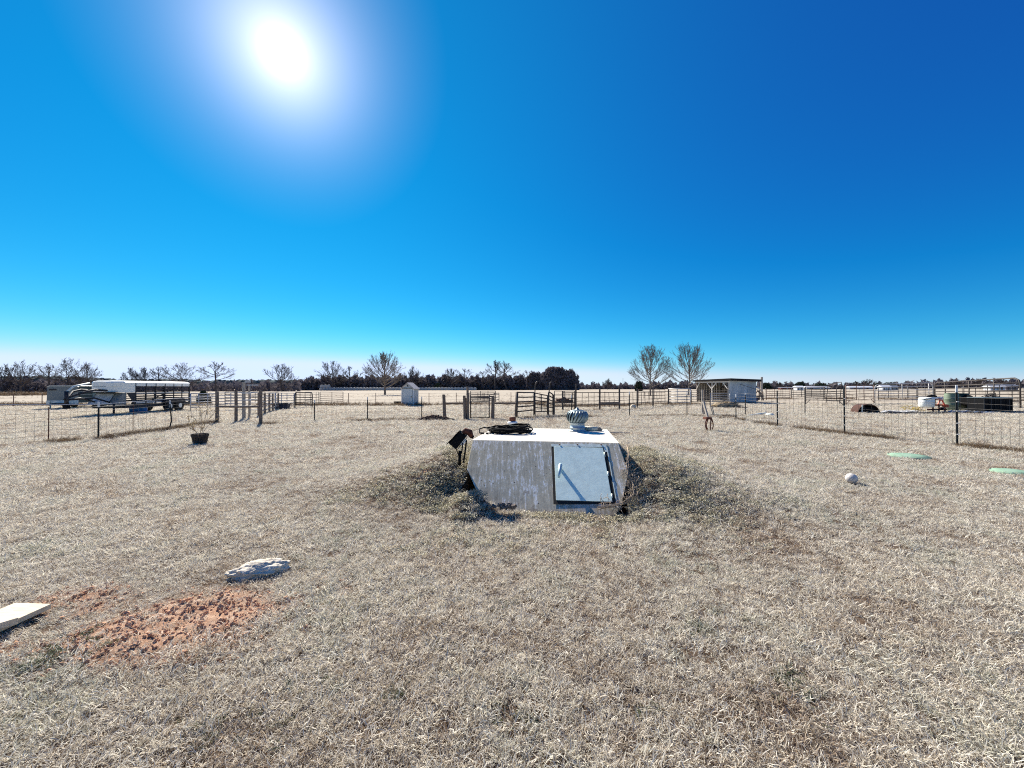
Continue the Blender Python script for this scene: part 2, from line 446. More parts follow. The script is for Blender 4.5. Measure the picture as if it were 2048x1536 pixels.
G_brown = grass_mat('brown_weed_blades', [(0.25, (0.09, 0.055, 0.03)), (0.5, (0.20, 0.13, 0.07)), (0.75, (0.34, 0.25, 0.15))], 0.25, 1.2)

def tone_of(V, F_, seed=0):
    """per blade tone: some blades bleached, some brown"""
    r = random.Random(seed); out = [1.0] * len(V); par = {}
    per = 10 if len(V) % 10 == 0 and len(F_) * 10 == len(V) * 4 else 6
    for i in range(0, len(V), per):
        q = r.random(); t = r.uniform(0.12, 0.35) if q < 0.11 else (r.uniform(0.5, 0.85) if q < 0.38 else r.uniform(0.95, 1.1))
        for k in range(i, min(i + per, len(V))): out[k] = t
    return out
def proto_coll(name, builders):
    c = bpy.data.collections.new(name)
    for i, (mbv, mbf, m) in enumerate(builders):
        me = bpy.data.meshes.new('%s_tuft' % name); me.from_pydata(mbv, [], mbf); me.materials.append(m)
        me.polygons.foreach_set('use_smooth', [True] * len(me.polygons))
        ta = me.attributes.new('tone', 'FLOAT', 'POINT'); ta.data.foreach_set('value', tone_of(mbv, mbf, i))
        o = bpy.data.objects.new('%s_%02d' % (name, i), me); c.objects.link(o)
    return c
def blades(n, rad, lmin, lmax, w, lean=(35, 75), seg=4, seed=0):
    r = random.Random(seed); V = []; Fc = []
    for _ in range(n):
        a = r.uniform(0, 6.283); q = rad * math.sqrt(r.random())
        p = Vector((q * math.cos(a), q * math.sin(a), -0.004))
        az = r.uniform(0, 6.283); el = R(90 - r.uniform(*lean)); L = r.uniform(lmin, lmax); curl = r.uniform(-1.4, 1.4); droop = r.uniform(0.2, 1.3)
        st = L / seg; o = len(V); ww = w * r.uniform(0.6, 1.25); tw = r.uniform(0, 3.14)
        for k in range(seg + 1):
            t = k / seg
            d = Vector((math.cos(az) * math.cos(el), math.sin(az) * math.cos(el), math.sin(el)))
            s = Vector((-math.sin(az), math.cos(az), 0)); up = s.cross(d)
            s2 = (s * math.cos(tw) + up * math.sin(tw) * 0.7) * (ww * 0.5 * (1 - 0.75 * t ** 1.6))
            V.append(tuple(p + s2)); V.append(tuple(p - s2))
            p = p + d * st; az += curl / seg * 1.6; el -= droop / seg * 1.3
            if p.z < 0.003: p.z = 0.003 + 0.002 * r.random(); el = max(el, R(2))
        for k in range(seg): a0 = o + 2 * k; Fc.append((a0, a0 + 1, a0 + 3, a0 + 2))
    return V, Fc
def leaves(n, rad, hgt, size, seed=0):
    r = random.Random(seed); V = []; Fc = []
    for _ in range(n):
        a = r.uniform(0, 6.283); q = rad * math.sqrt(r.random())
        p = Vector((q * math.cos(a), q * math.sin(a), hgt * r.uniform(0.15, 1) * (1 - 0.5 * q / rad)))
        e = Euler((r.uniform(-0.9, 0.9), r.uniform(-0.9, 0.9), r.uniform(0, 6.28))).to_matrix(); s = size * r.uniform(0.6, 1.3)
        o = len(V)
        for c in ((-1, 0, 0), (-0.2, 0.55, 0.12), (0.6, 0.4, 0.1), (1, 0, 0), (0.6, -0.4, 0.1), (-0.2, -0.55, 0.12)):
            V.append(tuple(p + e @ (Vector(c) * s)))
        Fc.append((o, o + 1, o + 2, o + 3)); Fc.append((o, o + 3, o + 4, o + 5))
    return V, Fc
P_grass = proto_coll('grass', [(*blades(28, 0.05, 0.020, 0.054, 0.0044, (12, 68), 4, s), G_dry) for s in range(7)] +
                     [(*blades(20, 0.05, 0.03, 0.075, 0.0040, (10, 60), 4, 50 + s), G_dry) for s in range(2)])
P_cover = proto_coll('cover', [(*leaves(34, 0.065, 0.055, 0.0095, s), G_green) for s in range(5)])
P_brown = proto_coll('weed', [(*blades(26, 0.07, 0.06, 0.16, 0.006, (10, 70), 4, 80 + s), G_brown) for s in range(4)])

G_weed = grass_mat('green_weed_leaves', [(0.25, (0.16, 0.17, 0.08)), (0.5, (0.11, 0.14, 0.07)), (0.75, (0.20, 0.22, 0.12))], 0.2, 3.0)
P_weed = proto_coll('lawn_weed', [(*blades(16, 0.03, 0.02, 0.055, 0.006, (10, 75), 4, 120 + s), G_weed) for s in range(4)])
def scatter(name, pts, scl, coll, nvar, label, cat, tilt=0.25):
    """one mesh of points carrying real tufts of blades through geometry nodes"""
    n = len(pts)
    me = bpy.data.meshes.new(name); me.vertices.add(n); me.vertices.foreach_set('co', pts.astype(np.float32).ravel()); me.update()
    rot = np.stack([nrs.uniform(-tilt, tilt, n), nrs.uniform(-tilt, tilt, n), nrs.uniform(0, 6.283, n)], -1)
    a = me.attributes.new('rot', 'FLOAT_VECTOR', 'POINT'); a.data.foreach_set('vector', rot.astype(np.float32).ravel())
    a = me.attributes.new('scl', 'FLOAT', 'POINT'); a.data.foreach_set('value', scl.astype(np.float32))
    a = me.attributes.new('idx', 'INT', 'POINT'); a.data.foreach_set('value', nrs.randint(0, nvar, n).astype(np.int32))
    ob = bpy.data.objects.new(name, me); C.objects.link(ob)
    ng = bpy.data.node_groups.new(name, 'GeometryNodeTree')
    ng.interface.new_socket('Geometry', in_out='INPUT', socket_type='NodeSocketGeometry')
    ng.interface.new_socket('Geometry', in_out='OUTPUT', socket_type='NodeSocketGeometry')
    gi = N(ng, 'NodeGroupInput'); go = N(ng, 'NodeGroupOutput')
    ci = N(ng, 'GeometryNodeCollectionInfo'); ci.inputs['Collection'].default_value = coll; ci.inputs['Separate Children'].default_value = True; ci.inputs['Reset Children'].default_value = True
    ip = N(ng, 'GeometryNodeInstanceOnPoints'); ip.inputs['Pick Instance'].default_value = True
    def na(nm, typ):
        x = N(ng, 'GeometryNodeInputNamedAttribute', data_type=typ); x.inputs['Name'].default_value = nm
        return [s for s in x.outputs if s.enabled and s.name == 'Attribute'][0]
    e2r = N(ng, 'FunctionNodeEulerToRotation')
    ng.links.new(na('rot', 'FLOAT_VECTOR'), e2r.inputs[0]); ng.links.new(e2r.outputs[0], ip.inputs['Rotation'])
    ng.links.new(na('scl', 'FLOAT'), ip.inputs['Scale']); ng.links.new(na('idx', 'INT'), ip.inputs['Instance Index'])
    ng.links.new(gi.outputs[0], ip.inputs['Points']); ng.links.new(ci.outputs[0], ip.inputs['Instance']); ng.links.new(ip.outputs[0], go.inputs[0])
    md = ob.modifiers.new('scatter', 'NODES'); md.node_group = ng
    ob['kind'] = 'stuff'; ob['label'] = label; ob['category'] = cat
    return ob
def on_body(x, y):
    u, v = sh_uv(x, y)
    return (u > -0.02) & (u < SHW + 0.02) & (v > np.where(u < 0.62, -0.90, -1.02)) & (v < 1.85)
def wedge(n, r0, r1, pad=1.0, slope=1.42):
    y = np.sqrt(nrs.uniform(r0 * r0, r1 * r1, n)); x = nrs.uniform(-1, 1, n) * (slope * y + pad)
    return x, y
def cover_mask(x, y):
    u, v = sh_uv(x, y)
    q = ((x - 0.55) / 2.5) ** 2 + ((y - 5.55) / 1.35) ** 2
    e = np.exp(-q ** 1.2)
    near = np.exp(-((np.maximum(np.maximum(-u, u - SHW), 0) / 0.55) ** 2)) * (v > -1.2) * (v < 1.0)
    return np.clip(e * (0.04 + 1.1 * fbm(x * 1.3, y * 1.3)) + 0.46 * near * (1 + 0.8 * fbm(x * 3, y * 3)), 0, 1)
if True:
    X = []; Y = []; S = []
    for r0, r1, dens, s in ((1.0, 2.2, 1200, 0.82), (2.2, 3.6, 900, 0.92), (3.6, 5.5, 600, 1.08), (5.5, 8, 380, 1.25), (8, 12, 200, 1.6), (12, 18, 95, 2.0), (18, 26, 44, 2.4), (26, 36, 15, 2.7)):
        n = int(dens * 1.42 * (r1 * r1 - r0 * r0) + dens * (r1 - r0) * 2)
        x, y = wedge(n, r0, r1); X.append(x); Y.append(y); S.append(s * nrs.uniform(0.65, 1.3, n))
    X = np.concatenate(X); Y = np.concatenate(Y); S = np.concatenate(S)
    keep = ~on_body(X, Y) & (nrs.rand(len(X)) > dirt(X, Y) * 1.25) & (nrs.rand(len(X)) > cover_mask(X, Y) * 0.35)
    # thin spots where the soil shows between the runners
    keep &= (fbm(X * 1.1 + 40, Y * 1.1) > -0.66 + 0.25 * nrs.rand(len(X))) 
    X, Y, S = X[keep], Y[keep], S[keep]
    S = S * (1 + 0.5 * fbm(X * 0.7, Y * 0.7 + 30))
    P = np.stack([X, Y, gh(X, Y)], -1)
    scatter('dry_grass', P, S, P_grass, 9, 'dormant straw coloured grass covering the yard in curled pale blades', 'grass')
    n = 60000
    x = nrs.uniform(-3.2, 4.4, n); y = nrs.uniform(3.6, 8.0, n)
    k = (nrs.rand(n) < cover_mask(x, y)) & ~on_body(x, y)
    x, y = x[k][:24000], y[k][:24000]; s = nrs.uniform(0.6, 1.35, len(x))
    scatter('ground_cover', np.stack([x, y, gh(x, y)], -1), s, P_cover, 5, 'low grey green leafy weeds growing over the banked earth by the shelter', 'ground cover', 0.35)
#@@SHELTER
    # small dark weeds that dot the lawn
    x, y, s = np.zeros(0), np.zeros(0), np.zeros(0)
    for wx, wy, rr, q in ((790, 1395, 0.05, 16), (1035, 1440, 0.05, 10), (1580, 1375, 0.10, 34), (1395, 1262, 0.07, 14), (400, 1462, 0.08, 16), (640, 1365, 0.09, 22), (1000, 1210, 0.07, 10), (95, 1330, 0.13, 36), (560, 1450, 0.1, 12), (1960, 1350, 0.08, 10), (1290, 1420, 0.05, 8), (1830, 925, 0.3, 50), (130, 1310, 0.12, 26), (880, 1290, 0.06, 8), (1700, 1150, 0.08, 8), (300, 1010, 0.3, 12), (1480, 1105, 0.1, 10)):
        c = at(wx, wy); x = np.append(x, c.x + nrs.normal(0, rr, q)); y = np.append(y, c.y + nrs.normal(0, rr * 0.7, q)); s = np.append(s, nrs.uniform(0.5, 0.95, q))
    scatter('lawn_weeds', np.stack([x, y, gh(x, y)], -1), s * 1.1, P_weed, 4, 'small dark green weeds dotted through the straw coloured lawn', 'weeds', 0.3)
# ------------------------------------------------------------------ the storm shelter
def build_shelter():
    sh = thing('storm_shelter', 'concrete storm shelter with sloping front, pale blue steel door and top coloured sunlit pale', 'storm shelter', (0.6, 5.6, 0.0))
    fp = lambda px, py: on_plane(px, py, SH_B, SHN)
    front = [fp(*p) for p in ((945, 880.5), (933.5, 938), (965, 1008), (985, 1036), (1222, 1041), (1243, 1014), (1257, 945), (1237, 886.5))]
    front[3] = front[3] + Vector((0.12, 0, 0)); 
    back = []
    for p in front:
        u, v = sh_uv(p.x, p.y); q = p + sv * (1.83 - v); back.append(q)
    m = MB(); n = len(front)
    m.add(front + back, [tuple(range(n)), tuple(range(n, 2 * n))[::-1]] + [(i, n + i, n + (i + 1) % n, (i + 1) % n) for i in range(n)])
    # concrete with form-board streaks, air holes and drips
    cm = bpy.data.materials.new('shelter_concrete'); cm.use_nodes = True; t = cm.node_tree; b = t.nodes['Principled BSDF']; b.inputs['Roughness'].default_value = 0.9; b.inputs['Specular IOR Level'].default_value = 0.2
    tcn = N(t, 'ShaderNodeTexCoord')
    def nz(scale, s3, det=6, ro=0.65):
        mp = N(t, 'ShaderNodeMapping'); mp.inputs['Scale'].default_value = s3; t.links.new(tcn.outputs['Object'], mp.inputs[0])
        z = N(t, 'ShaderNodeTexNoise'); z.inputs['Scale'].default_value = scale; z.inputs['Detail'].default_value = det; z.inputs['Roughness'].default_value = ro
        t.links.new(mp.outputs[0], z.inputs['Vector']); return z.outputs[0], mp
    st, _ = nz(9, (3.6, 0.30, 0.30), 6, 0.7); bl, _ = nz(3.5, (1, 1, 1)); fi, _ = nz(45, (1, 0.5, 0.5), 4)
    s = math_n(t, 'ADD', math_n(t, 'MULTIPLY', st, 0.9), math_n(t, 'ADD', math_n(t, 'MULTIPLY', bl, 0.5), math_n(t, 'MULTIPLY', fi, 0.35)))
    rp = N(t, 'ShaderNodeValToRGB'); t.links.new(s, rp.inputs[0])
    for e, (p, c) in zip([rp.color_ramp.elements[0], rp.color_ramp.elements[1], rp.color_ramp.elements.new(0.9), rp.color_ramp.elements.new(1.0)], ((0.60, (0.31, 0.275, 0.205)), (0.82, (0.49, 0.435, 0.32)), (0.92, (0.56, 0.50, 0.37)), (1.0, (0.64, 0.575, 0.44)))):
        e.position = p; e.color = (*c, 1)
    vo = N(t, 'ShaderNodeTexVoronoi'); vo.inputs['Scale'].default_value = 13; t.links.new(tcn.outputs['Object'], vo.inputs[0])
    hole = math_n(t, 'LESS_THAN', vo.outputs['Distance'], 0.13)
    mx = N(t, 'ShaderNodeMixRGB'); t.links.new(math_n(t, 'MULTIPLY', hole, math_n(t, 'GREATER_THAN', fi, 0.5)), mx.inputs[0]); t.links.new(rp.outputs[0], mx.inputs[1]); mx.inputs[2].default_value = (0.07, 0.065, 0.06, 1)
    # soil splashed up along the foot and rusty drips under the edge of the top
    sx = N(t, 'ShaderNodeSeparateXYZ'); t.links.new(tcn.outputs['Object'], sx.inputs[0])
    spl = math_n(t, 'MULTIPLY', math_n(t, 'LESS_THAN', math_n(t, 'SUBTRACT', sx.outputs[2], math_n(t, 'MULTIPLY', math_n(t, 'SUBTRACT', bl, 0.5), 0.9)), 0.07), 0.55)
    m2 = N(t, 'ShaderNodeMixRGB'); t.links.new(spl, m2.inputs[0]); t.links.new(mx.outputs[0], m2.inputs[1]); m2.inputs[2].default_value = (0.24, 0.19, 0.14, 1)
    mx = m2
    t.links.new(mx.outputs[0], b.inputs['Base Color'])
    bp = N(t, 'ShaderNodeBump'); bp.inputs['Distance'].default_value = 0.003; bp.inputs['Strength'].default_value = 0.35; t.links.new(math_n(t, 'SUBTRACT', s, hole), bp.inputs['Height']); t.links.new(bp.outputs[0], b.inputs['Normal'])
    m.build('concrete_shell', cm, sh, world=True, bevel=0.006)
    # concrete top in a paler sheet, its sunlit whiteness put into the colour
    top = mat('sunlit_pale_top', (0.70, 0.66, 0.57), 0.8, 0, 0.08, 2.5)
    tl, tr = front[0], front[-1]; bl_, br = back[0], back[-1]
    z = Vector((0, 0, 0.004)); e = sv * 0.006
    m = MB().prism([tl + e - su * 0.01 + Vector((0, 0, 0.001)), tr + e + su * 0.01 + Vector((0, 0, 0.001)), br + su * 0.01 + Vector((0, 0, 0.001)), bl_ - su * 0.01 + Vector((0, 0, 0.001))], z)
    m.build('sunlit_pale_roof', top, sh, world=True, bevel=0.004)
    # door
    dframe = mat('door_frame_paint', (0.70, 0.76, 0.66), 0.6, 0, 0.2, 14)
    dpaint = mat('door_paint', (0.76, 0.88, 0.76), 0.5, 0.0, 0.10, 9, bump=0.0006, bscale=26)
    dgap = mat('door_gasket', (0.030, 0.027, 0.024), 0.95)
    def quad(name, pts, lo, hi, mt, bevel=0.0, parent=sh):
        pl = [fp(*p) + SHN * lo for p in pts]
        return MB().prism(pl, SHN * (hi - lo)).build(name, mt, parent, world=True, bevel=bevel)
    O = [(1102.6, 888.6), (1213.2, 889.6), (1234.2, 1008.2), (1107, 1008.6)]
    quad('gasket', O, 0.001, 0.002, dgap)
    D = [(1107.8, 893.8), (1205.8, 896.2), (1224.8, 1004.2), (1112.2, 1001.0)]
    door = quad('door', D, 0.003, 0.009, dpaint, 0.002)
    fr = quad('door_frame', [(1102.2, 888.4), (1213.4, 889.4), (1214.6, 894.6), (1103.0, 893.4)], 0.0025, 0.006, dframe, 0.001)
    quad('frame_edge', [(1211.8, 889.2), (1213.6, 889.4), (1234.6, 1008.4), (1232.9, 1008.2)], 0.0025, 0.006, dframe, 0, fr)
    quad('frame_flange', [(1207.0, 894.7), (1213.4, 894.7), (1214.4, 903.2), (1210.2, 905.0)], 0.0028, 0.005, dframe, 0, fr)
    for a in (0.09, 0.45, 0.86):
        x0 = 1206 + 19 * a; y0 = 896 + 108 * a
        m = MB(); p0 = fp(x0 + 0.8, y0) + SHN * 0.012; p1 = fp(x0 + 2.0, y0 + 8) + SHN * 0.012
        m.tube([p0, p1], 0.008, 10); m.build('hinge', dframe, door, world=True, smooth=True)
    for x0 in (1117.5, 1153.0, 1200.5):
        m = MB(); p0 = fp(x0, 889.6) + SHN * 0.008; m.prism([p0, p0 + su * 0.028, p0 + su * 0.018 - SHN.cross(su) * 0.0 + (front[1] - front[0]).normalized() * 0.016, p0 + su * 0.006 + (front[1] - front[0]).normalized() * 0.014], SHN * 0.008)
        m.build('latch_tab', M_rust, sh, world=True)
    # lever handle standing off the door
    hp = fp(1121, 939) + SHN * 0.03; hq = fp(1118, 962) + SHN * 0.03
    m = MB(); m.tube([hp - SHN * 0.018, hp + SHN * 0.05], 0.024, 12)
    m.tube([hp + SHN * 0.05 - (hq - hp) * 0.12, hp + SHN * 0.056, (hp + hq) / 2 + SHN * 0.055, hq + SHN * 0.045], [0.024, 0.028, 0.022, 0.015], 12)
    m.build('handle', mat('handle_paint', (0.52, 0.66, 0.66), 0.4, 0.4, 0.2, 20), door, world=True, smooth=True)
    return sh, front, back
shelter, FR, BK = build_shelter()
RZ = 0.770 + 0.005

# turbine ventilator
def build_turbine():
    c = at(1155, 862, RZ)
    tv = thing('turbine_ventilator', 'galvanised spinning turbine ventilator standing on the white shelter top', 'roof vent', c)
    MB().lathe([(0.175, 0), (0.178, 0.012), (0.150, 0.022), (0.146, 0.03), (0.140, 0.055), (0.150, 0.062), (0.150, 0.072), (0.138, 0.078), (0.132, 0.135), (0.14, 0.150), (0.15, 0.158)], 28).build('base', mat('vent_steel', (0.36, 0.42, 0.44), 0.4, 0.5, 0.15, 8), tv, smooth=True)
    MB().lathe([(0.142, 0.0), (0.146, 0.006), (0.10, 0.012)], 28, (0, 0, 0.158)).build('lower_ring', M_galv, tv, smooth=True)
    MB().lathe([(0.001, 0.425), (0.03, 0.424), (0.035, 0.405), (0.09, 0.40), (0.135, 0.385), (0.145, 0.375)][::-1], 28, cap=False).build('cap', M_galv, tv, smooth=True)
    MB().lathe([(0.02, 0.41), (0.02, 0.44), (0.012, 0.446), (0.001, 0.447)], 10, cap=False).build('finial', M_galv, tv, smooth=True)
    V = []; Fc = []; n = 9
    for k in range(n + 1):
        t = k / n; z = 0.168 + 0.212 * t
        rr = 0.125 + 0.085 * math.sin(math.pi * (0.06 + 0.88 * t)) ** 0.6
        tw = 0.42 * t - 0.2
        for j in range(4):
            s = j / 3; a = tw + s * 0.33; r2 = rr - 0.030 * (1 - s) ** 1.5 * math.sin(math.pi * min(max(t, 0.05), 0.95)) + 0.004 * math.sin(s * 3.14)
            V.append((r2 * math.cos(a), r2 * math.sin(a), z))
    for k in range(n):
        for j in range(3): a = 4 * k + j; Fc.append((a, a + 1, a + 5, a + 4))
    me = bpy.data.meshes.new('vane'); me.from_pydata(V, [], Fc); me.materials.append(M_galv); me.polygons.foreach_set('use_smooth', [True] * len(Fc))
    for i in range(18):
        o = inst('vane', me, tv, rot=(0, 0, i * 2 * math.pi / 18))
        s = o.modifiers.new('thick', 'SOLIDIFY'); s.thickness = 0.0015
    core = MB().lathe([(0.10, 0.16), (0.12, 0.2), (0.15, 0.27), (0.12, 0.36), (0.09, 0.39)], 20).build('rotor_core', mat('vent_inside', (0.02, 0.022, 0.025), 0.9), tv, smooth=True)
build_turbine()
# small capped pipe rising behind the back edge
c = pt(1025, 860, 7.9)
sp = thing('vent_pipe', 'short grey vent pipe with a rusty cap behind the shelter top', 'pipe', (c.x, c.y, gz(c.x, c.y)))
zt = pt(1022, 846, 7.9).z - sp.location.z
MB().lathe([(0.085, -0.05), (0.085, zt - 0.03), (0.10, zt - 0.028), (0.10, zt)], 18).build('pipe', mat('grey_pvc', (0.45, 0.50, 0.50), 0.5), sp, smooth=True)
MB().lathe([(0.105, zt - 0.02), (0.105, zt + 0.02), (0.08, zt + 0.035)], 18).build('collar', M_white, sp, smooth=True)
MB().lathe([(0.065, zt + 0.03), (0.07, zt + 0.11), (0.06, zt + 0.125)], 14).build('cap', M_rust, sp, smooth=True)
# pipe lying across the back of the top
a = at(1168, 858, RZ + 0.03); b = at(1197, 859, RZ + 0.03)
pp = thing('lying_pipe', 'tan pipe lying on the back right of the shelter top behind the ventilator', 'pipe', (a + b) / 2 - Vector((0, 0, 0.03)))
MB().tube([a + Vector((0, 0, 0.01)), b + Vector((0, 0, 0.01))], 0.044, 12).build('tube', mat('tan_pvc', (0.60, 0.54, 0.42), 0.6), pp, world=True, smooth=True)
MB().tube([b - Vector((0.02, 0, 0)), b + Vector((0.035, 0, 0)), b + Vector((0.05, 0, 0.02))], [0.05, 0.05, 0.035], 12).build('coupling', mat('grey_coupling', (0.16, 0.15, 0.13), 0.7), pp, world=True, smooth=True)
# black cable heap
def build_cable():
    c = at(1018, 866, RZ)
    m = MB(); r = random.Random(5)
    cb = thing('cable_coil', 'black cable wound in a loose coil on the left of the shelter top', 'cable', c)
    for L in range(15):
        rx = r.uniform(0.28, 0.40); ry = r.uniform(0.16, 0.27); ph = r.uniform(0, 6.28); ox = r.uniform(-0.03, 0.06); oy = r.uniform(-0.04, 0.04); z = 0.012 + 0.0075 * L; tl = r.uniform(-0.02, 0.03)
        pts = []
        for k in range(33):
            a = ph + k / 32 * 6.2832
            pts.append((ox + rx * math.cos(a) * (1 + 0.06 * math.sin(3 * a + L)), oy + ry * math.sin(a), z + tl * math.cos(a - 0.6) + 0.02 * max(0, math.cos(a)) * (L / 15) + 0.006 * math.sin(5 * a + L)))
        m.tube([(x, y, max(0.010, zz)) for x, y, zz in pts], 0.0105, 6, cap=False)
    m.build('cable_loops', M_black, cb, smooth=True)
    m = MB(); m.tube([(-0.28, 0.1, 0.05), (-0.36, 0.02, 0.09), (-0.46, 0.0, 0.10), (-0.53, -0.05, 0.08), (-0.52, -0.13, 0.02), (-0.47, -0.17, 0.012)], 0.012, 7)
    m.tube([(-0.25, 0.0, 0.06), (-0.33, 0.13, 0.10), (-0.24, 0.2, 0.12), (-0.02, 0.2, 0.10), (0.15, 0.15, 0.09)], 0.010, 7)
    m.tube([(-0.2, -0.1, 0.03), (-0.33, -0.13, 0.02), (-0.37, -0.18, 0.02)], 0.011, 7)
    m.build('cable_end', M_black, cb, smooth=True)
    MB().box((-0.47, -0.17, 0.018), (0.06, 0.03, 0.03)).build('plug', M_rubber, cb, bevel=0.004)
    MB().box((-0.385, -0.19, 0.018), (0.04, 0.028, 0.03)).build('plug', M_rubber, cb, bevel=0.004)
build_cable()
# flood light on a stake beside the shelter
def build_flood():
    Y = 5.55; c = pt(922, 905, Y); g0 = gz(c.x, Y)
    fl = thing('flood_light', 'black flood lamp tilted down on a stake left of the shelter', 'lamp', (c.x, Y, g0))
    P = lambda px, py, d=0: pt(px, py, Y + d)
    q = [P(919, 863), P(933, 873), P(912, 899), P(897, 886)]
    n = Vector((0, 1, 0))
    hs = MB().prism([p - n * 0.02 for p in q], n * 0.17).build('housing', M_black, fl, world=True, bevel=0.012)
    ax = (q[3] - q[0]).normalized(); out = (q[0] - q[1]).normalized()
    MB().prism([q[0] + out * 0.012 - ax * 0.01 - n * 0.035, q[0] + out * 0.002 - ax * 0.01 - n * 0.035, q[3] + out * 0.002 + ax * 0.03 - n * 0.035, q[3] + out * 0.012 + ax * 0.03 - n * 0.035], n * 0.2).build('front_rim', M_black, hs, world=True)
    for k in range(6):
        p = q[1] + (q[2] - q[1]) * (0.12 + 0.15 * k); MB().box(p - out * 0.015 + n * 0.065, (0.006, 0.14, 0.05), Matrix.Rotation(0.6, 3, 'Y')).build('cooling_fin', M_black, hs, world=True)
    MB().beam(P(912, 897), P(918, 912), 0.02, 0.012).beam(P(926, 886), P(923, 907), 0.018, 0.012).build('bracket', M_black, fl, world=True)
    MB().beam(P(929.5, 877), P(922.5, 890), 0.06, 0.01, (0, 1, 0)).build('data_plate', mat('plate', (0.55, 0.6, 0.66), 0.4, 0.3), hs, world=True)
    MB().tube([P(920, 902, 0.03), P(919, 930, 0.03)], 0.022, 10).build('stake', M_black, fl, world=True, smooth=True)
    m = MB(); cc = P(935, 868, 0.05)
    m.tube([cc + Vector((-0.07, 0, 0.02)), cc + Vector((-0.03, 0, 0.045)), cc + Vector((0.035, 0, 0.02)), cc + Vector((0.06, 0, -0.04))], [0.03, 0.05, 0.05, 0.03], 12)
    m.build('knuckle', M_rust, fl, world=True, smooth=True)
    MB().tube([cc + Vector((0.05, 0, -0.03)), cc + Vector((0.09, 0, -0.05))], [0.032, 0.024], 10).build('knuckle_bolt', M_black, fl, world=True, smooth=True)
    MB().tube([P(930, 865, 0.05), P(938, 862, 0.05)], 0.022, 10).build('conduit_nut', mat('beige_nut', (0.6, 0.52, 0.44), 0.6), fl, world=True, smooth=True)
    MB().tube([P(933, 880, 0.05), P(930, 905, 0.06), P(927, 925, 0.06)], 0.012, 8).build('conduit', M_black, fl, world=True, smooth=True)
build_flood()

# dead vine tangled along the right edge of the front, and bare twigs
def build_vine():
    m = MB(); r = random.Random(11)
    P = lambda px, py, o=0.02: on_plane(px, py, SH_B, SHN) + SHN * o
    main = [(1254, 898), (1257, 915), (1254, 935), (1257, 955), (1266, 975), (1268, 992), (1256, 1006), (1240, 1014), (1215, 1018), (1195, 1022)]
    def wig(pts, rr):
        m.tube([P(a + r.uniform(-2, 2), b + r.uniform(-2, 2), 0.03 + r.uniform(0, 0.05)) for a, b in pts], rr, 5)
    for _ in range(4): wig(main, 0.005)
    for _ in range(110):
        k = r.randrange(2, len(main) - 1); a, b = main[k]; a += r.uniform(-8, 8); b += r.uniform(-10, 8); pts = [(a, b)]
        th = r.uniform(0, 6.28)
        for _j in range(4):
            th += r.uniform(-0.9, 0.9); a += 4.5 * math.cos(th); b += 4.5 * math.sin(th); pts.append((a, b))
        wig(pts, 0.0034)
    c = P(1256, 1010)
    ob = m.build('dead_vine', M_stem, None, origin=(c.x, c.y, 0), smooth=True)
    tag(ob, 'dead brown vine tangled along the right edge of the shelter front', 'vine')
build_vine()
m = MB()
for k in range(34):
    a = rnd.uniform(0, 6.28); q = 0.10 * math.sqrt(rnd.random()); c = at(1008, 1010, 0.12)
    px, py = c.x + q * 1.7 * math.cos(a), c.y - 0.02 + q * 0.5 * math.sin(a); s = rnd.uniform(0.02, 0.05)
    e = Euler((rnd.random() * 3, rnd.random() * 3, rnd.random() * 3)).to_matrix()
    m.box((px, py, 0.09 + 0.06 * (1 - q / 0.16) * rnd.random()), (s, s * 0.8, s * 0.7), e)
ob = m.build('soil_heap', mat('grey_soil', (0.17, 0.14, 0.12), 1, 0, 0.5, 20), None, origin=(c.x, c.y, 0))
tag(ob, 'small heap of grey crumbled soil against the foot of the shelter front', 'soil heap', kind='stuff')

# ------------------------------------------------------------------ near ground things
def blob(name, c, rad, m, seed=0, sub=4, amp=0.25, flat=0.4, rotz=0, label=None, cat=None, freq=2.5):
    import bmesh
    from mathutils import noise
    bm = bmesh.new(); bmesh.ops.create_icosphere(bm, subdivisions=sub, radius=1)
    for v in bm.verts:
        q = v.co * freq + Vector((seed * 7.1, 3, 1)); f = 1 + amp * noise.fractal(q, 0.8, 2.1, 5)
        v.co = v.co * f
        v.co.x *= rad[0]; v.co.y *= rad[1]; v.co.z *= rad[2]
        if v.co.z < -flat * rad[2]: v.co.z = -flat * rad[2]
    me = bpy.data.meshes.new(name); bm.to_mesh(me); bm.free(); me.materials.append(m)
    me.polygons.foreach_set('use_smooth', [True] * len(me.polygons))
    o = inst(name, me, None, c, (0, 0, rotz)); tag(o, label, cat); return o
c = at(517, 1146)
blob('limestone_rock', (c.x, c.y, gz(c.x, c.y) + 0.03), (0.215, 0.125, 0.072), M_rock, 3, 5, 0.24, 0.5, 0.42, 'rough white limestone rock half sunk in the lawn above the red dirt', 'rock', 2.6)
c = at(1703, 968); 
m = MB().lathe([(0.082 * math.sin(math.pi * k / 14) + 1e-4, -0.082 * math.cos(math.pi * k / 14)) for k in range(15)], 24, cap=False)
o = m.build('ball', M_ball, None, smooth=True); o.location = (c.x, c.y, gz(c.x, c.y) + 0.085)
tag(o, 'faded whitish ball lying on the lawn right of the shelter', 'ball')
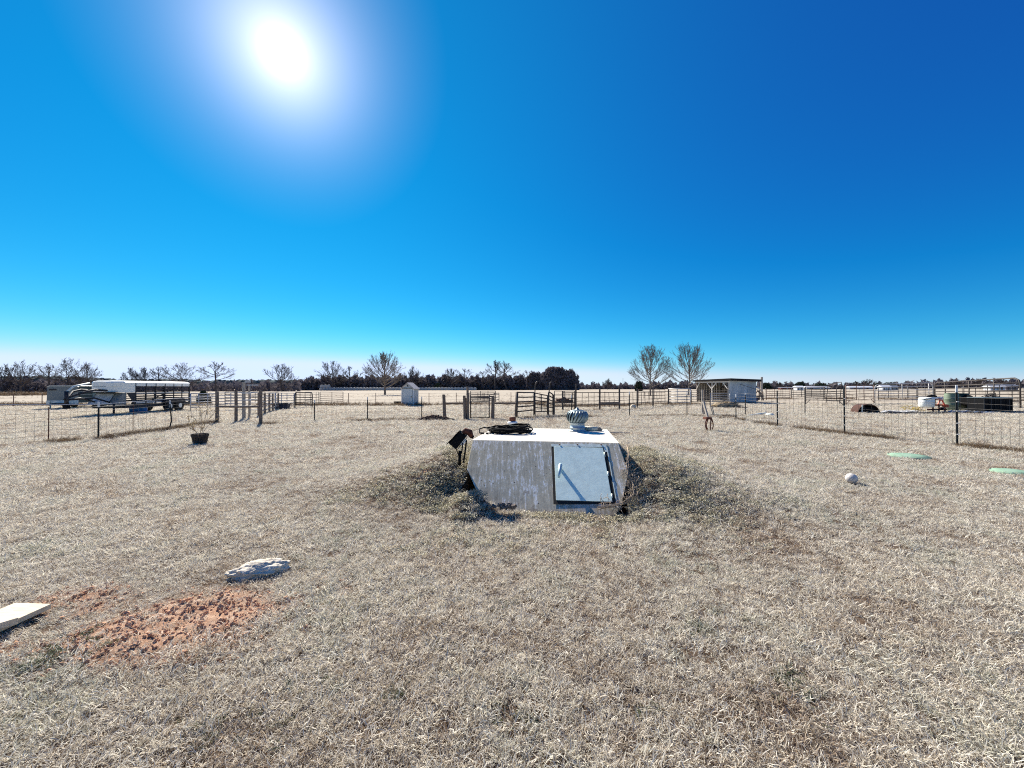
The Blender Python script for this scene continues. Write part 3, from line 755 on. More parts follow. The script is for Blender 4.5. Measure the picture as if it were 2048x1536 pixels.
def lid(px, py, rad, label):
    c = at(px, py); g0 = gz(c.x, c.y)
    t = thing('septic_lid', label, 'tank lid', (c.x, c.y, g0), 0.3, 'green septic tank lids')
    n = 36
    MB().lathe([(rad, -0.03), (rad, 0.030), (rad * 0.97, 0.036), (rad * 0.90, 0.036), (rad * 0.88, 0.046), (rad * 0.55, 0.062), (rad * 0.1, 0.068), (0.001, 0.068)], n, cap=False).build('cover', M_lid, t, smooth=True)
    for k in range(4):
        a = k * math.pi / 2 + 0.4; MB().lathe([(0.012, 0), (0.012, 0.012)], 8, (rad * 0.95 * math.cos(a), rad * 0.935 * math.sin(a), 0.036)).build('screw', M_galv, t)
lid(1818, 913, 0.36, 'round green tank lid in the lawn, the further one nearer the wire fence')
lid(2024, 945, 0.27, 'round green tank lid at the right edge of the lawn, nearer the camera')
# boards at the left edge
def board(p, q, w, th, z, label, tilt=0):
    p = Vector((p[0], p[1], z)); q = Vector((q[0], q[1], z + tilt)); c = (p + q) / 2
    o = MB().beam(p, q, w, th).build('board', M_lumber, None, origin=(c.x, c.y, c.z), bevel=0.003)
    tag(o, label, 'board', 'loose boards at the left of the lawn')
A = at(66, 1224); B = at(-170, 1330)
board((A.x, A.y), (B.x, B.y), 0.28, 0.035, gz(A.x, A.y) + 0.035, 'sawn board on the ground at the left edge, the lower one')
A = at(12, 1226, 0.1); B = at(-200, 1296, 0.1)
board((A.x + 0.04, A.y + 0.01), (B.x, B.y), 0.26, 0.04, gz(A.x, A.y) + 0.085, 'sawn board lying on top of the other one at the left edge', 0.02)
# clods on the red scrape
m = MB(); r = random.Random(4)
ico = [(0, 0, 1), (0.894, 0, 0.447), (0.276, 0.851, 0.447), (-0.724, 0.526, 0.447), (-0.724, -0.526, 0.447), (0.276, -0.851, 0.447), (0.724, 0.526, -0.447), (-0.276, 0.851, -0.447), (-0.894, 0, -0.447), (-0.276, -0.851, -0.447), (0.724, -0.526, -0.447), (0, 0, -1)]
icf = [(0, 1, 2), (0, 2, 3), (0, 3, 4), (0, 4, 5), (0, 5, 1), (1, 6, 2), (2, 7, 3), (3, 8, 4), (4, 9, 5), (5, 10, 1), (6, 7, 2), (7, 8, 3), (8, 9, 4), (9, 10, 5), (10, 6, 1), (11, 7, 6), (11, 8, 7), (11, 9, 8), (11, 10, 9), (11, 6, 10)]
k = 0
cx = nrs.uniform(-3.8, -1.2, 30000); cy = nrs.uniform(2.0, 3.5, 30000); cd = dirt(cx, cy); cz = gh(cx, cy)
for x, y, d, z in zip(cx, cy, cd, cz):
    if r.random() > d * 0.35: continue
    k += 1
    if k > 1500: break
    s = 0.004 + 0.012 * r.random() ** 2.5 + (0.018 * r.random() if r.random() < 0.035 else 0)
    e = Euler((r.random() * 6, r.random() * 6, r.random() * 6)).to_matrix()
    m.add([Vector((x, y, z + s * 0.3)) + e @ (Vector(v) * s * r.uniform(0.7, 1.2)) * 1 for v in ico], icf)
o = m.build('soil_clods', M_red, None); tag(o, 'loose clods of bare red soil scraped up in the lawn', 'red soil', kind='stuff')
x = nrs.uniform(-3.8, -1.2, 9000); y = nrs.uniform(2.0, 3.5, 9000); d = dirt(x, y); kk = (d > 0.15) & (nrs.rand(9000) < 0.17)
x, y = x[kk], y[kk]
scatter('dirt_straws', np.stack([x, y, gh(x, y) - 0.006], -1), nrs.uniform(0.5, 0.9, len(x)), P_grass, 9, 'broken grass blades strewn over the red soil scrape', 'straw')
#@@FENCES
# ------------------------------------------------------------------ fences, gates and corral panels
def G(px, py):
    p = at(px, py); p.z = gz(p.x, p.y); return p
def hz(px, py, Y): return pt(px, py, Y).z
def tpost(parent, p, h, white=0.12, lean=(0, 0), bend=None):
    """steel T-post: a T section with studs and a white painted tip"""
    p = Vector(p); top = p + Vector((lean[0], lean[1], h))
    m = MB(); mid = p.lerp(top, 1 - white / h)
    pts = [p - Vector((0, 0, 0.1)), mid] if not bend else [p - Vector((0, 0, 0.05)), p + Vector(bend), mid]
    for a, b in zip(pts[:-1], pts[1:]): m.beam(a, b, 0.045, 0.012).beam(a + Vector((0, -0.014, 0)), b + Vector((0, -0.014, 0)), 0.012, 0.03)
    o = m.build('post', M_tpost, parent, world=True)
    if white: MB().beam(mid, top, 0.046, 0.013).beam(mid + Vector((0, -0.014, 0)), top + Vector((0, -0.014, 0)), 0.013, 0.031).build('painted_tip', M_white, o, world=True)
    return o
def wpost(parent, px, ytop, ybase, w=0.13, Y=None, name='wooden_post', mt=None, pxt=None):
    b = G(px, ybase); t = pt(pxt or px, ytop, b.y); r = w / 2
    m = MB(); m.tube([b - Vector((0, 0, 0.1)), b.lerp(t, 0.5) + Vector((rnd.uniform(-.01, .01), 0, 0)), t - Vector((0, 0, 0.02)), t], [r * 1.06, r, r * 0.96, r * 0.85], 10)
    if parent is None: return m, b, t
    return m.build(name, mt or M_wood, parent, world=True)
def woven(parent, P, H, nw=8, gap=0.16, r=0.0024, sag=0.015, z0=0.05, stays=True):
    """woven stock wire between ground points P (top heights H): strands and stays"""
    for k in range(nw):
        f = k / (nw - 1) if nw > 1 else 1; f = f ** 0.9
        m = MB(); pts = []
        for i in range(len(P) - 1):
            for s in range(5):
                t = s / 5; p = Vector(P[i]).lerp(Vector(P[i + 1]), t); h = H[i] + (H[i + 1] - H[i]) * t
                g = gz(p.x, p.y); pts.append((p.x, p.y, g + z0 + (h - z0) * f - sag * math.sin(math.pi * t) * (1 + k % 2)))
        p = P[-1]; pts.append((p[0], p[1], gz(p[0], p[1]) + z0 + (H[-1] - z0) * f))
        m.tube(pts, r, 4, cap=False).build('wire', M_wire, parent, world=True)
    if stays:
        m = MB()
        for i in range(len(P) - 1):
            a, b = Vector(P[i]), Vector(P[i + 1]); L = (b - a).length; n = max(1, int(L / gap))
            for s in range(n):
                t = (s + 0.5) / n; p = a.lerp(b, t); h = H[i] + (H[i + 1] - H[i]) * t; g = gz(p.x, p.y); j = rnd.uniform(-0.03, 0.03)
                m.tube([(p.x, p.y, g + z0), (p.x + j, p.y, g + h - 0.02)], r * 0.9, 3, cap=False)
        m.build('stay_wires', M_wire, parent, world=True, stuff=True)
def panel(label, p0, p1, h0, h1, nr=6, ups=(0.5,), r=0.022, mt=None, z0=0.25, rounded=False, braces=False, name='livestock_hurdle', cat='corral panel', group='pipe corral panels', top=None, lean=0.0, foot=True):
    """pipe corral panel from ground point p0 to p1"""
    mt = mt or M_pipe; r *= 1.22; a = Vector(p0); b = Vector(p1)
    t = thing(name, label, cat, tuple((a + b) / 2), 0, group)
    up = Vector((0, 0, 1)); d = (b - a).normalized()
    nrm = Vector((-d.y, d.x, 0)) * lean
    def at_(f, h): 
        hh = (h0 + (h1 - h0) * f); return a.lerp(b, f) + (up + nrm) * (h * hh)
    zl = z0 / ((h0 + h1) / 2); ft = 0.0 if foot else zl * 0.6
    if rounded:
        pts = [at_(0, ft), at_(0, 0.8), at_(0.012, 0.93), at_(0.05, 1.0), at_(0.5, 1.0), at_(0.95, 1.0), at_(0.988, 0.93), at_(1, 0.8), at_(1, ft)]
        MB().tube(pts, r * 1.15, 7).build('frame', mt, t, world=True, smooth=True)
        hs = [zl + (0.84 - zl) * k / (nr - 2) for k in range(nr - 1)]
    else:
        for f in (0, 1): MB().tube([at_(f, ft), at_(f, 1.0)], r * 1.15, 7).build('upright', mt, t, world=True, smooth=True)
        hs = [zl + (1.0 - zl) * k / (nr - 1) for k in range(nr)]
    for h in hs:
        MB().tube([at_(0, h), at_(0.5, h - rnd.uniform(0, 0.012)), at_(1, h)], r, 6).build('rail', mt, t, world=True, smooth=True)
    for f in ups: MB().tube([at_(f, zl), at_(f, 1.0 if not rounded else 0.99)], r * 0.9, 6).build('upright', mt, t, world=True, smooth=True)
    if braces:
        for f, s in ((0, 1), (1, -1)):
            MB().tube([at_(f, 0.02), at_(f + s * 0.12, zl)], r * 0.9, 6).build('brace', mt, t, world=True, smooth=True)
    return t
def ppanel(label, x0, y0, x1, y1, t0, t1, **k):
    """panel surveyed from the picture: foot pixels and top pixels"""
    a, b = G(x0, y0), G(x1, y1)
    return panel(label, a, b, hz(x0, t0, a.y) - a.z, hz(x1, t1, b.y) - b.z, **k)

# left yard fence
def left_fence():
    P = [G(-160, 903), G(97, 884), G(197, 878), G(341, 858), G(432, 845)]
    t = thing('wire_fence', 'woven wire fence on steel posts along the left side of the yard', 'fence', tuple(P[2]))
    H = [1.0, 1.0, 1.02, 1.08, 1.15]
    woven(t, P, H, 8, 0.17, 0.0028)
    tpost(t, P[2], hz(197, 804, P[2].y) - P[2].z, 0.16)
    p = P[3]; tpost(t, p + Vector((-0.06, 0, 0)), hz(339, 801, p.y) - p.z, 0.14, (0.04, 0), (0.10, 0, 0.32))
    tpost(t, P[0], 1.2)
    MB().tube([P[1], P[1] + Vector((0, 0, 1.05))], 0.012, 6).build('stay_rod', M_rust, t, world=True)
    q = G(266, 866); MB().tube([q, q + Vector((0, 0, 1.0))], 0.010, 6).build('stay_rod', M_rust, t, world=True)
    # light top rail strung along the posts
    MB().tube([P[0] + Vector((0, 0, 1.18)), P[2] + Vector((0, 0, 1.09)), P[3] + Vector((0, 0, 1.18)), P[4] + Vector((0, 0, 1.22))], 0.012, 6).build('top_wire', M_pipel, t, world=True)
left_fence()
# left wooden post and rail brace run
t = thing('brace_fence', 'three heavy wooden posts with a cross rail left of the yard corner', 'fence', tuple(G(478, 845)))
for px, yt, yb, w in ((434, 783, 846, 0.14), (472, 782, 844, 0.13), (521.5, 781, 848, 0.14)): wpost(t, px, yt, yb, w)
a = G(434, 846); b = G(521.5, 848)
z1 = hz(434, 813, a.y); MB().tube([(a.x, a.y - 0.05, z1), ((a.x + b.x) / 2, (a.y + b.y) / 2 - 0.05, z1), (b.x, b.y - 0.05, hz(521, 813, b.y))], 0.045, 8).build('cross_rail', M_wood, t, world=True)
# posts and rails running back from the corner
t = thing('rail_fence', 'weathered post and rail fence running back from the yard corner', 'fence', tuple(G(540, 826)))
pp_ = [(517.6, 785, 833), (529.5, 786, 828), (538.8, 787, 824), (545.5, 787, 821.5), (556.5, 787, 818.5)]
for px, yt, yb in pp_: wpost(t, px, yt, yb, 0.12)
for k in range(5):
    m = MB(); m.tube([G(px, yb) + Vector((0, 0, (0.25 + 0.26 * k))) for px, yt, yb in pp_], 0.03, 6); m.build('rail', M_woodg, t, world=True)
# loading chute head
t = thing('chute_post', 'tall pair of grey posts with cross arms behind the wooden posts', 'chute', tuple(G(493, 840)))
for px, yt, yb, w in ((487.5, 764, 838, 0.16), (498.5, 771, 837, 0.10)): wpost(t, px, yt, yb, w, name='post', mt=M_woodg)
c = G(493, 838)
for x0, x1, y, w in ((491, 501, 763, 0.12), (493, 516, 770, 0.05), (484, 502, 786, 0.06), (484, 502, 800, 0.06), (484, 502, 812, 0.06)):
    MB().beam(pt(x0, y, c.y - 0.15), pt(x1, y, c.y - 0.15), 0.06, w).build('cross_arm', M_pipel, t, world=True)
ppanel('pale six rail panel joining the cattle trailer to the tall wooden post', 381, 822, 433, 820, 787, 787, nr=6, r=0.03, mt=M_pipel, ups=(0.3, 0.65))
ppanel('pale six rail panel behind the wooden brace posts', 436, 821, 486, 819, 786, 785, nr=6, r=0.03, mt=M_pipel, ups=(0.5,))
ppanel('pale panel between the tall grey posts and the yard corner post', 500, 828, 519, 826, 785, 786, nr=6, r=0.028, mt=M_pipel, ups=())
ppanel('panel behind the pale panels left of the corner, mostly hidden', 450, 812, 530, 811, 784, 784, nr=5, r=0.025, mt=M_pipe, ups=(0.25, 0.5, 0.75))
ppanel('dark pipe panel left of the dark water tub', 528, 820, 550, 817, 786, 786.5, nr=6, mt=M_pipel, ups=(0.5,), r=0.026)
ppanel('pipe panel standing behind the dark water tub', 551, 819, 588, 815.5, 786, 786, nr=6, mt=M_pipel, ups=(0.3, 0.6), r=0.026)
ppanel('round cornered gate panel right of the dark water tub', 590, 816, 624.5, 813.5, 784.5, 785.5, nr=6, mt=M_pipe, ups=(0.06,), r=0.03, rounded=True)
ppanel('thin panel behind the round cornered gate on the left', 610, 812, 637.5, 810, 784, 784, nr=5, mt=M_pipe, ups=(0.4, 0.8), r=0.018)
ppanel('rust brown gate panel standing alone left of the big oak', 640, 810.5, 686, 808, 784, 784, nr=6, mt=M_piper, ups=(0.5,), r=0.022)
# dark water tub
c = G(564, 818)
tb = thing('water_tub', 'dark blue rectangular water tub inside the left corral', 'trough', tuple(c), 0.15)
MB().prism([(-0.42, -0.25, 0.0), (0.42, -0.25, 0.0), (0.52, -0.3, 0.42), (-0.52, -0.3, 0.42)], (0, 0.55, 0)).build('tub_body', mat('tub_blue', (0.03, 0.035, 0.06), 0.5), tb, bevel=0.02)
MB().box((0, -0.32, 0.42), (1.12, 0.05, 0.05)).build('rim', M_black, tb); MB().box((0, 0.28, 0.42), (1.12, 0.05, 0.05)).build('rim', M_black, tb)

# back yard fence with T-posts
def back_fence():
    P = [G(521.5, 848), G(629, 842), G(735, 840.5), G(843.5, 839), G(889, 836)]
    t = thing('back_fence', 'wire fence on steel posts across the back of the yard, left of the small gate', 'fence', tuple(P[2]))
    H = [1.05, 1.05, 1.05, 1.05, 1.05]
    woven(t, P, H, 7, 0.22, 0.0024)
    for p, px, yt in ((P[1], 629, 800), (P[2], 734.5, 794), (P[3], 843.5, 793)): tpost(t, p, hz(px, yt, p.y) - p.z, 0.14)
    P = [G(1033, 835), G(1143, 834), G(1259, 833), G(1374, 830), G(1474, 839.5)]
    t = thing('back_fence', 'wire fence on steel posts across the back of the yard, right of the small gate', 'fence', tuple(P[2]))
    woven(t, P, [1.05] * 5, 7, 0.22, 0.0024)
    for p, px, yt in ((P[1], 1143, 790), (P[2], 1259, 783), (P[3], 1374, 784)): tpost(t, p, hz(px, yt, p.y) - p.z, 0.16)
back_fence()
# gate posts
t = thing('gate_posts', 'weathered wooden posts and dark cross rails either side of the small yard gate', 'fence', tuple(G(960, 838)))
for px, yt, yb, w, pxt in ((889.5, 789, 837, 0.17, 887.5), (930, 791, 839, 0.15, 928.5), (936.5, 773, 839, 0.12, 935), (985, 794, 837.5, 0.18, 986), (1031.5, 784, 836, 0.15, 1034)): wpost(t, px, yt, yb, w, pxt=pxt)
wpost(t, 932.8, 796, 838.5, 0.10)
for x0, x1, y in ((889, 929, 806.5), (986, 1032, 806.5)):
    a = G(x0, 837); b = G(x1, 837); z = hz(x0, y, a.y)
    MB().tube([(a.x, a.y, z), (b.x, b.y, z)], 0.045, 8).build('cross_rail', M_wood, t, world=True)
# small mesh gate
a, b = G(941, 838), G(978.5, 838); zt = hz(941, 795, a.y); zm = hz(941, 803.5, a.y); z0_ = 0.05
gt = thing('yard_gate', 'small pipe gate with wire mesh between the wooden posts', 'gate', tuple((a + b) / 2))
for x in (a.x, b.x): MB().tube([(x, a.y, z0_), (x, a.y, hz(941, 790, a.y))], 0.028, 8).build('upright', M_pipe, gt, world=True, smooth=True)
for z in (z0_ + 0.03, zm, zt): MB().tube([(a.x, a.y, z), (b.x, a.y, z)], 0.022, 8).build('rail', M_pipe, gt, world=True, smooth=True)
m = MB()
for k in range(1, 15): x = a.x + (b.x - a.x) * k / 15; m.tube([(x, a.y, z0_), (x, a.y, zm)], 0.006, 4)
for k in range(1, 5): z = z0_ + (zm - z0_) * k / 5; m.tube([(a.x, a.y, z), (b.x, a.y, z)], 0.004, 4)
m.build('wire_mesh', M_wire, gt, world=True, stuff=True)
# loose panels in the pasture behind the gate
ppanel('dark pipe panel in the pasture seen above the small gate, front one', 938, 807, 988, 806, 786, 786, nr=5, mt=M_pipe, ups=(0.35, 0.6), r=0.03)
ppanel('dark pipe panel in the pasture seen above the small gate, rear one', 941, 804, 991, 804, 782, 782, nr=6, mt=M_pipe, ups=(0.4, 0.7), r=0.028, braces=True)
ppanel('short round cornered panel right of those above the small gate', 988, 806, 998, 803, 787, 786, nr=4, mt=M_pipe, ups=(), r=0.03, rounded=True)
# corral right of the gate
ppanel('sagging pipe gate between the wooden post and the tall bow', 1034, 837, 1068, 832.5, 784.5, 785, nr=5, mt=M_pipe, ups=(), r=0.03, z0=0.35, braces=False)
def bow(label, p, q, ztop, lean):
    p, q = Vector(p), Vector(q)
    t = thing('bow_gate', label, 'gate', tuple((p + q) / 2), 0, 'tall bow gates')
    for s in (p, q):
        top = Vector((s.x + lean, s.y, ztop))
        MB().tube([s, s.lerp(top, 0.86), s.lerp(top, 0.96) + Vector((0.03, 0, 0)), top + Vector((0.10, 0, 0)), top + Vector((0.16, 0, -0.02))], 0.03, 8).build('upright', M_pipe, t, world=True, smooth=True)
    MB().tube([Vector((p.x + lean + 0.12, p.y, ztop)), Vector((q.x + lean + 0.12, q.y, ztop))], 0.02, 6).build('cross_bar', M_pipe, t, world=True)
    return t
a, b = G(1067.5, 832), G(1096, 831); bow('tall curved pipe bow standing over the corral entrance right of the gate', a, b, hz(1073, 763, a.y), 0.10)
ppanel('pipe panel hanging inside the tall curved bow', 1070, 832.5, 1095, 831.5, 786, 791, nr=6, mt=M_pipe, ups=(0.5,), r=0.026)
ppanel('narrow round cornered gate right of the tall curved bow', 1097, 832, 1106, 831, 783, 789, nr=6, mt=M_pipe, ups=(), r=0.026, rounded=True)
t = thing('corral_fence', 'long corral of dark posts, pipe rails and wire behind the ventilator', 'fence', tuple(G(1240, 818)))
cp = [(1107.5, 789, 831), (1125.5, 782, 821), (1151.8, 768, 822), (1199.6, 776, 820), (1238.7, 775, 820), (1274.6, 776, 815), (1306, 778, 813), (1337, 778, 810)]
for px, yt, yb in cp: wpost(t, px, yt, yb, 0.12, mt=M_pipe, name='post')
for k, f in enumerate((0.30, 0.52, 0.74, 0.98)):
    m = MB()
    m.tube([G(px, yb) + Vector((0, 0, 1.25 * f)) for px, yt, yb in cp[1:]], 0.028 if f > 0.9 or f < 0.4 else 0.016, 6); m.build('rail', M_pipe, t, world=True)
m = MB()
for (x0, _, y0), (x1, _, y1) in zip(cp[1:-1], cp[2:]):
    n = 4
    for k in range(1, n): 
        p = G(x0, y0).lerp(G(x1, y1), k / n); m.tube([p + Vector((0, 0, 0.2)), p + Vector((rnd.uniform(-.06, .06), 0, 1.22))], 0.017, 5)
m.build('stay', M_pipe, t, world=True, stuff=True)
a = G(1199.6, 820); b = G(1238.7, 820); z = hz(1199, 806.5, a.y)
MB().beam((a.x, a.y - 0.1, z), (b.x, b.y - 0.1, z + 0.02), 0.04, 0.16).build('plank', M_wood, t, world=True)
ppanel('white painted five rail gate between the bare trees and the shed', 1337.5, 809.5, 1381, 810.5, 777.5, 777.5, nr=6, mt=M_pipel, ups=(0.4,), r=0.03)
ppanel('dark pipe panel in front of the left bay of the shed', 1383, 808, 1420, 809, 780, 781, nr=6, mt=M_pipe, ups=(0.5,), r=0.024)
ppanel('pale thin rail panel across the open bays of the shed', 1421, 809, 1459, 806, 787, 787, nr=5, mt=M_pipel, ups=(), r=0.018)
ppanel('far dark pipe panel right behind the bow, in the pasture', 1109, 820, 1149, 819, 782, 782, nr=5, mt=M_pipe, ups=(0.5,), r=0.022)
ppanel('thin far panel fence left of the white gate', 1277, 803, 1330, 802, 779, 779, nr=4, mt=M_piper, ups=(0.2, 0.4, 0.6, 0.8), r=0.02)

# right yard fence
def right_fence():
    P = [G(1472, 840), G(1555, 853), G(1689, 869), G(1914, 891), G(2260, 935)]
    t = thing('wire_fence', 'woven wire fence on dark steel posts along the right side of the yard', 'fence', tuple(P[2]))
    woven(t, P, [1.3, 1.3, 1.32, 1.32, 1.3], 9, 0.16, 0.0029)
    for p, px, yt, w in ((P[0], 1472, 789, 0.14), (P[1], 1555, 781, 0.0), (P[2], 1688.5, 774, 0.0), (P[3], 1911, 770, 0.20)):
        h = hz(px, yt, p.y) - p.z; o = tpost(t, p, h, w)
        for zz in (0.32, 0.62, 0.95, 1.2):
            MB().box(p + Vector((0, -0.03, zz)), (0.06, 0.02, 0.018)).build('wire_clip', M_white, o, world=True)
    tpost(t, P[4], 1.5)
    # second strand of posts where the side fence meets the corral
    t2 = thing('side_fence', 'two tall dark posts with sagging wire behind the right yard fence', 'fence', tuple(G(1610, 828)))
    Q = [G(1491, 831), G(1610, 828.5), G(1700, 826)]
    for p, px, yt in ((Q[0], 1491, 786), (Q[1], 1610, 775)): tpost(t2, p, hz(px, yt, p.y) - p.z, 0.1 if px < 1500 else 0)
    woven(t2, Q, [1.1, 1.2, 1.2], 5, 0.3, 0.003)
right_fence()

# right corral
ppanel('dark pipe panel with braced feet right of the shed, the longer one', 1611, 809, 1687, 811, 774, 773, nr=7, mt=M_pipe, ups=(0.5, 0.83), r=0.026, braces=True, z0=0.42)
ppanel('leaning open bow gate rising behind the braced pipe panel', 1652, 806, 1679, 808, 770, 764, nr=5, mt=M_pipe, ups=(), r=0.024, rounded=True, lean=0.1)
ppanel('far dark panel behind the braced pipe panel right of the shed', 1583, 797, 1650, 797, 776, 775, nr=5, mt=M_pipe, ups=(0.3, 0.6), r=0.03)
ppanel('pale topped pipe panel left of the black half tank', 1692, 810, 1748, 806, 770.5, 770, nr=6, mt=M_piper, ups=(0.35, 0.62), r=0.024, braces=True, z0=0.4)
ppanel('round cornered light pipe gate behind the sprayer tank', 1750, 807, 1866, 806.5, 769, 765.5, nr=6, mt=M_pipel, ups=(0.47, 0.93), r=0.027, rounded=True, z0=0.35)
ppanel('small round cornered gate leaf beside the light pipe gate', 1834, 804, 1868, 806, 767, 765, nr=5, mt=M_pipe, ups=(0.5,), r=0.022, rounded=True, z0=0.4)
ppanel('tall round cornered dark pipe gate at the right edge', 1870, 808, 2041, 817, 765.5, 755.5, nr=7, mt=M_pipe, ups=(0.15, 0.46, 0.74), r=0.036, rounded=True, z0=0.45)
ppanel('dark pipe panel far behind the half tank, its rails half hidden', 1757, 800, 1836, 799.5, 774, 773, nr=6, mt=M_pipe, ups=(0.25, 0.5, 0.75), r=0.026)
ppanel('dark pipe panel behind the barrels inside the tall gate', 1928, 805, 2050, 806.5, 771, 770, nr=6, mt=M_pipe, ups=(0.2, 0.4, 0.6, 0.8), r=0.026)
ppanel('rust toned pipe panel far right of the tall post by the shed', 1533, 800, 1580, 799, 778, 778, nr=5, mt=M_piper, ups=(0.33, 0.66), r=0.026)
t = thing('far_corral_fence', 'far wire fence of thin posts beyond the right corral', 'fence', tuple(G(1800, 795)))
Q = [G(x, y) for x, y in ((1530, 796), (1560, 795), (1587, 794), (1640, 794.5), (1720, 795), (1782, 796), (1815, 797), (1857, 796), (1925, 797), (1972, 798), (2046, 800), (2150, 802))]
for p in Q: 
    o = tpost(t, p, 1.45 + rnd.uniform(-0.1, 0.15), 0.16, (rnd.uniform(-.06, .06), 0))
woven(t, Q, [1.2] * len(Q), 5, 0.8, 0.007)

# far pasture fence along the brown weed strip
t = thing('pasture_fence', 'thin post and wire fence across the pasture behind the white pump shed', 'fence', tuple(G(860, 808)))
Q = [G(x, y) for x, y in ((-60, 812.5), (27, 812.5), (84, 812), (180, 811.5), (290, 811), (400, 810.5), (500, 810), (600, 809.5), (697, 809), (751.5, 808.5), (858, 808), (912.5, 807.5), (966, 806.5), (1022, 806), (1080, 805), (1146, 804), (1210, 803), (1290, 802))]
for p in Q: MB().tube([p, p + Vector((0, 0, 1.1))], 0.03, 6).build('post', M_piper, t, world=True)
woven(t, Q, [1.05] * len(Q), 4, 3.0, 0.006, stays=False)

# weeds growing along the fence lines
def weed_line(pts, n, w, s0, s1):
    X, Y, S = [], [], []
    L = [(Vector(b) - Vector(a)).length for a, b in zip(pts[:-1], pts[1:])]; T = sum(L)
    for (a, b), l in zip(zip(pts[:-1], pts[1:]), L):
        k = max(1, int(n * l / T)); t = nrs.rand(k)
        gate = 0.5 + vnoise(t * l * 0.9 + a.x, t * 0 + a.y) > 0.38
        t = t[gate]; k = len(t)
        X += list(a.x + (b.x - a.x) * t + nrs.normal(0, w, k)); Y += list(a.y + (b.y - a.y) * t + nrs.normal(0, w, k)); S += list(nrs.uniform(s0, s1, k))
    return X, Y, S
X, Y, S = [], [], []
for pts, n, w, s0, s1 in (([G(1472, 840), G(1555, 853), G(1689, 869), G(1914, 891), G(2200, 925)], 900, 0.10, 0.6, 1.2),
                          ([G(-100, 898), G(97, 885), G(197, 879), G(341, 859), G(432, 846)], 900, 0.12, 0.6, 1.2),
                          ([G(434, 846), G(521, 849), G(629, 842), G(735, 841), G(889, 838)], 700, 0.08, 0.6, 1.1),
                          ([G(1033, 837), G(1143, 834), G(1259, 834), G(1374, 831), G(1474, 840)], 500, 0.12, 0.6, 1.1),
                          ([G(-100, 811), G(300, 811), G(600, 811), G(803, 811), G(960, 809), G(1100, 808)], 3000, 0.5, 1.2, 2.6),
                          ([G(1100, 813), G(1220, 812), G(1340, 808), G(1400, 809)], 1200, 0.8, 0.9, 1.8),
                          ([G(1500, 798), G(1700, 798), G(1900, 800), G(2100, 803)], 1000, 0.6, 1.2, 2.2),
                          ([G(-100, 792), G(40, 791), G(96, 790)], 1400, 1.6, 3.0, 6.5)):
    a, b, c = weed_line(pts, n, w, s0, s1); X += a; Y += b; S += [q * 1.35 for q in c]
for cx, cy, rx, ry, n, s in ((760, 826, 1.2, 0.5, 26, 1.0), (590, 856, 0.7, 0.25, 26, 0.8), (1110, 812, 2.4, 1.2, 90, 1.3), (1240, 820, 3.0, 0.8, 120, 1.1), (1460, 833, 0.35, 0.25, 40, 1.5), (575, 827, 1.2, 0.5, 30, 0.9), (690, 825, 1.2, 0.6, 22, 0.9), (1600, 806, 3, 1.2, 40, 1.2), (470, 868, 1.4, 0.5, 12, 0.7), (1050, 811, 3, 1.0, 60, 1.2), (1390, 812, 2, 0.8, 60, 1.2), (1650, 830, 3, 1, 20, 0.8)):
    c = at(cx, cy); X += list(nrs.normal(c.x, rx, n)); Y += list(nrs.normal(c.y, ry, n)); S += list(nrs.uniform(0.6, 1.2, n) * s)
n = 5200; yy = 9 + 90 * nrs.rand(n) ** 1.4; xx = nrs.uniform(-1, 1, n) * 1.45 * yy
k = fbm(xx * 0.09 + 3, yy * 0.16) + 0.5 * fbm(xx * 0.5, yy * 0.7) > 0.02
X += list(xx[k]); Y += list(yy[k]); S += list(nrs.uniform(0.35, 0.9, k.sum()) * (0.8 + yy[k] / 45))
X, Y, S = map(np.array, (X, Y, S)); k = ~on_body(X, Y); X, Y, S = X[k], Y[k], S[k]
scatter('dry_weeds', np.stack([X, Y, gh(X, Y)], -1), S, P_brown, 4, 'brown dead weeds along the fence lines and in clumps over the pasture', 'weeds', 0.3)
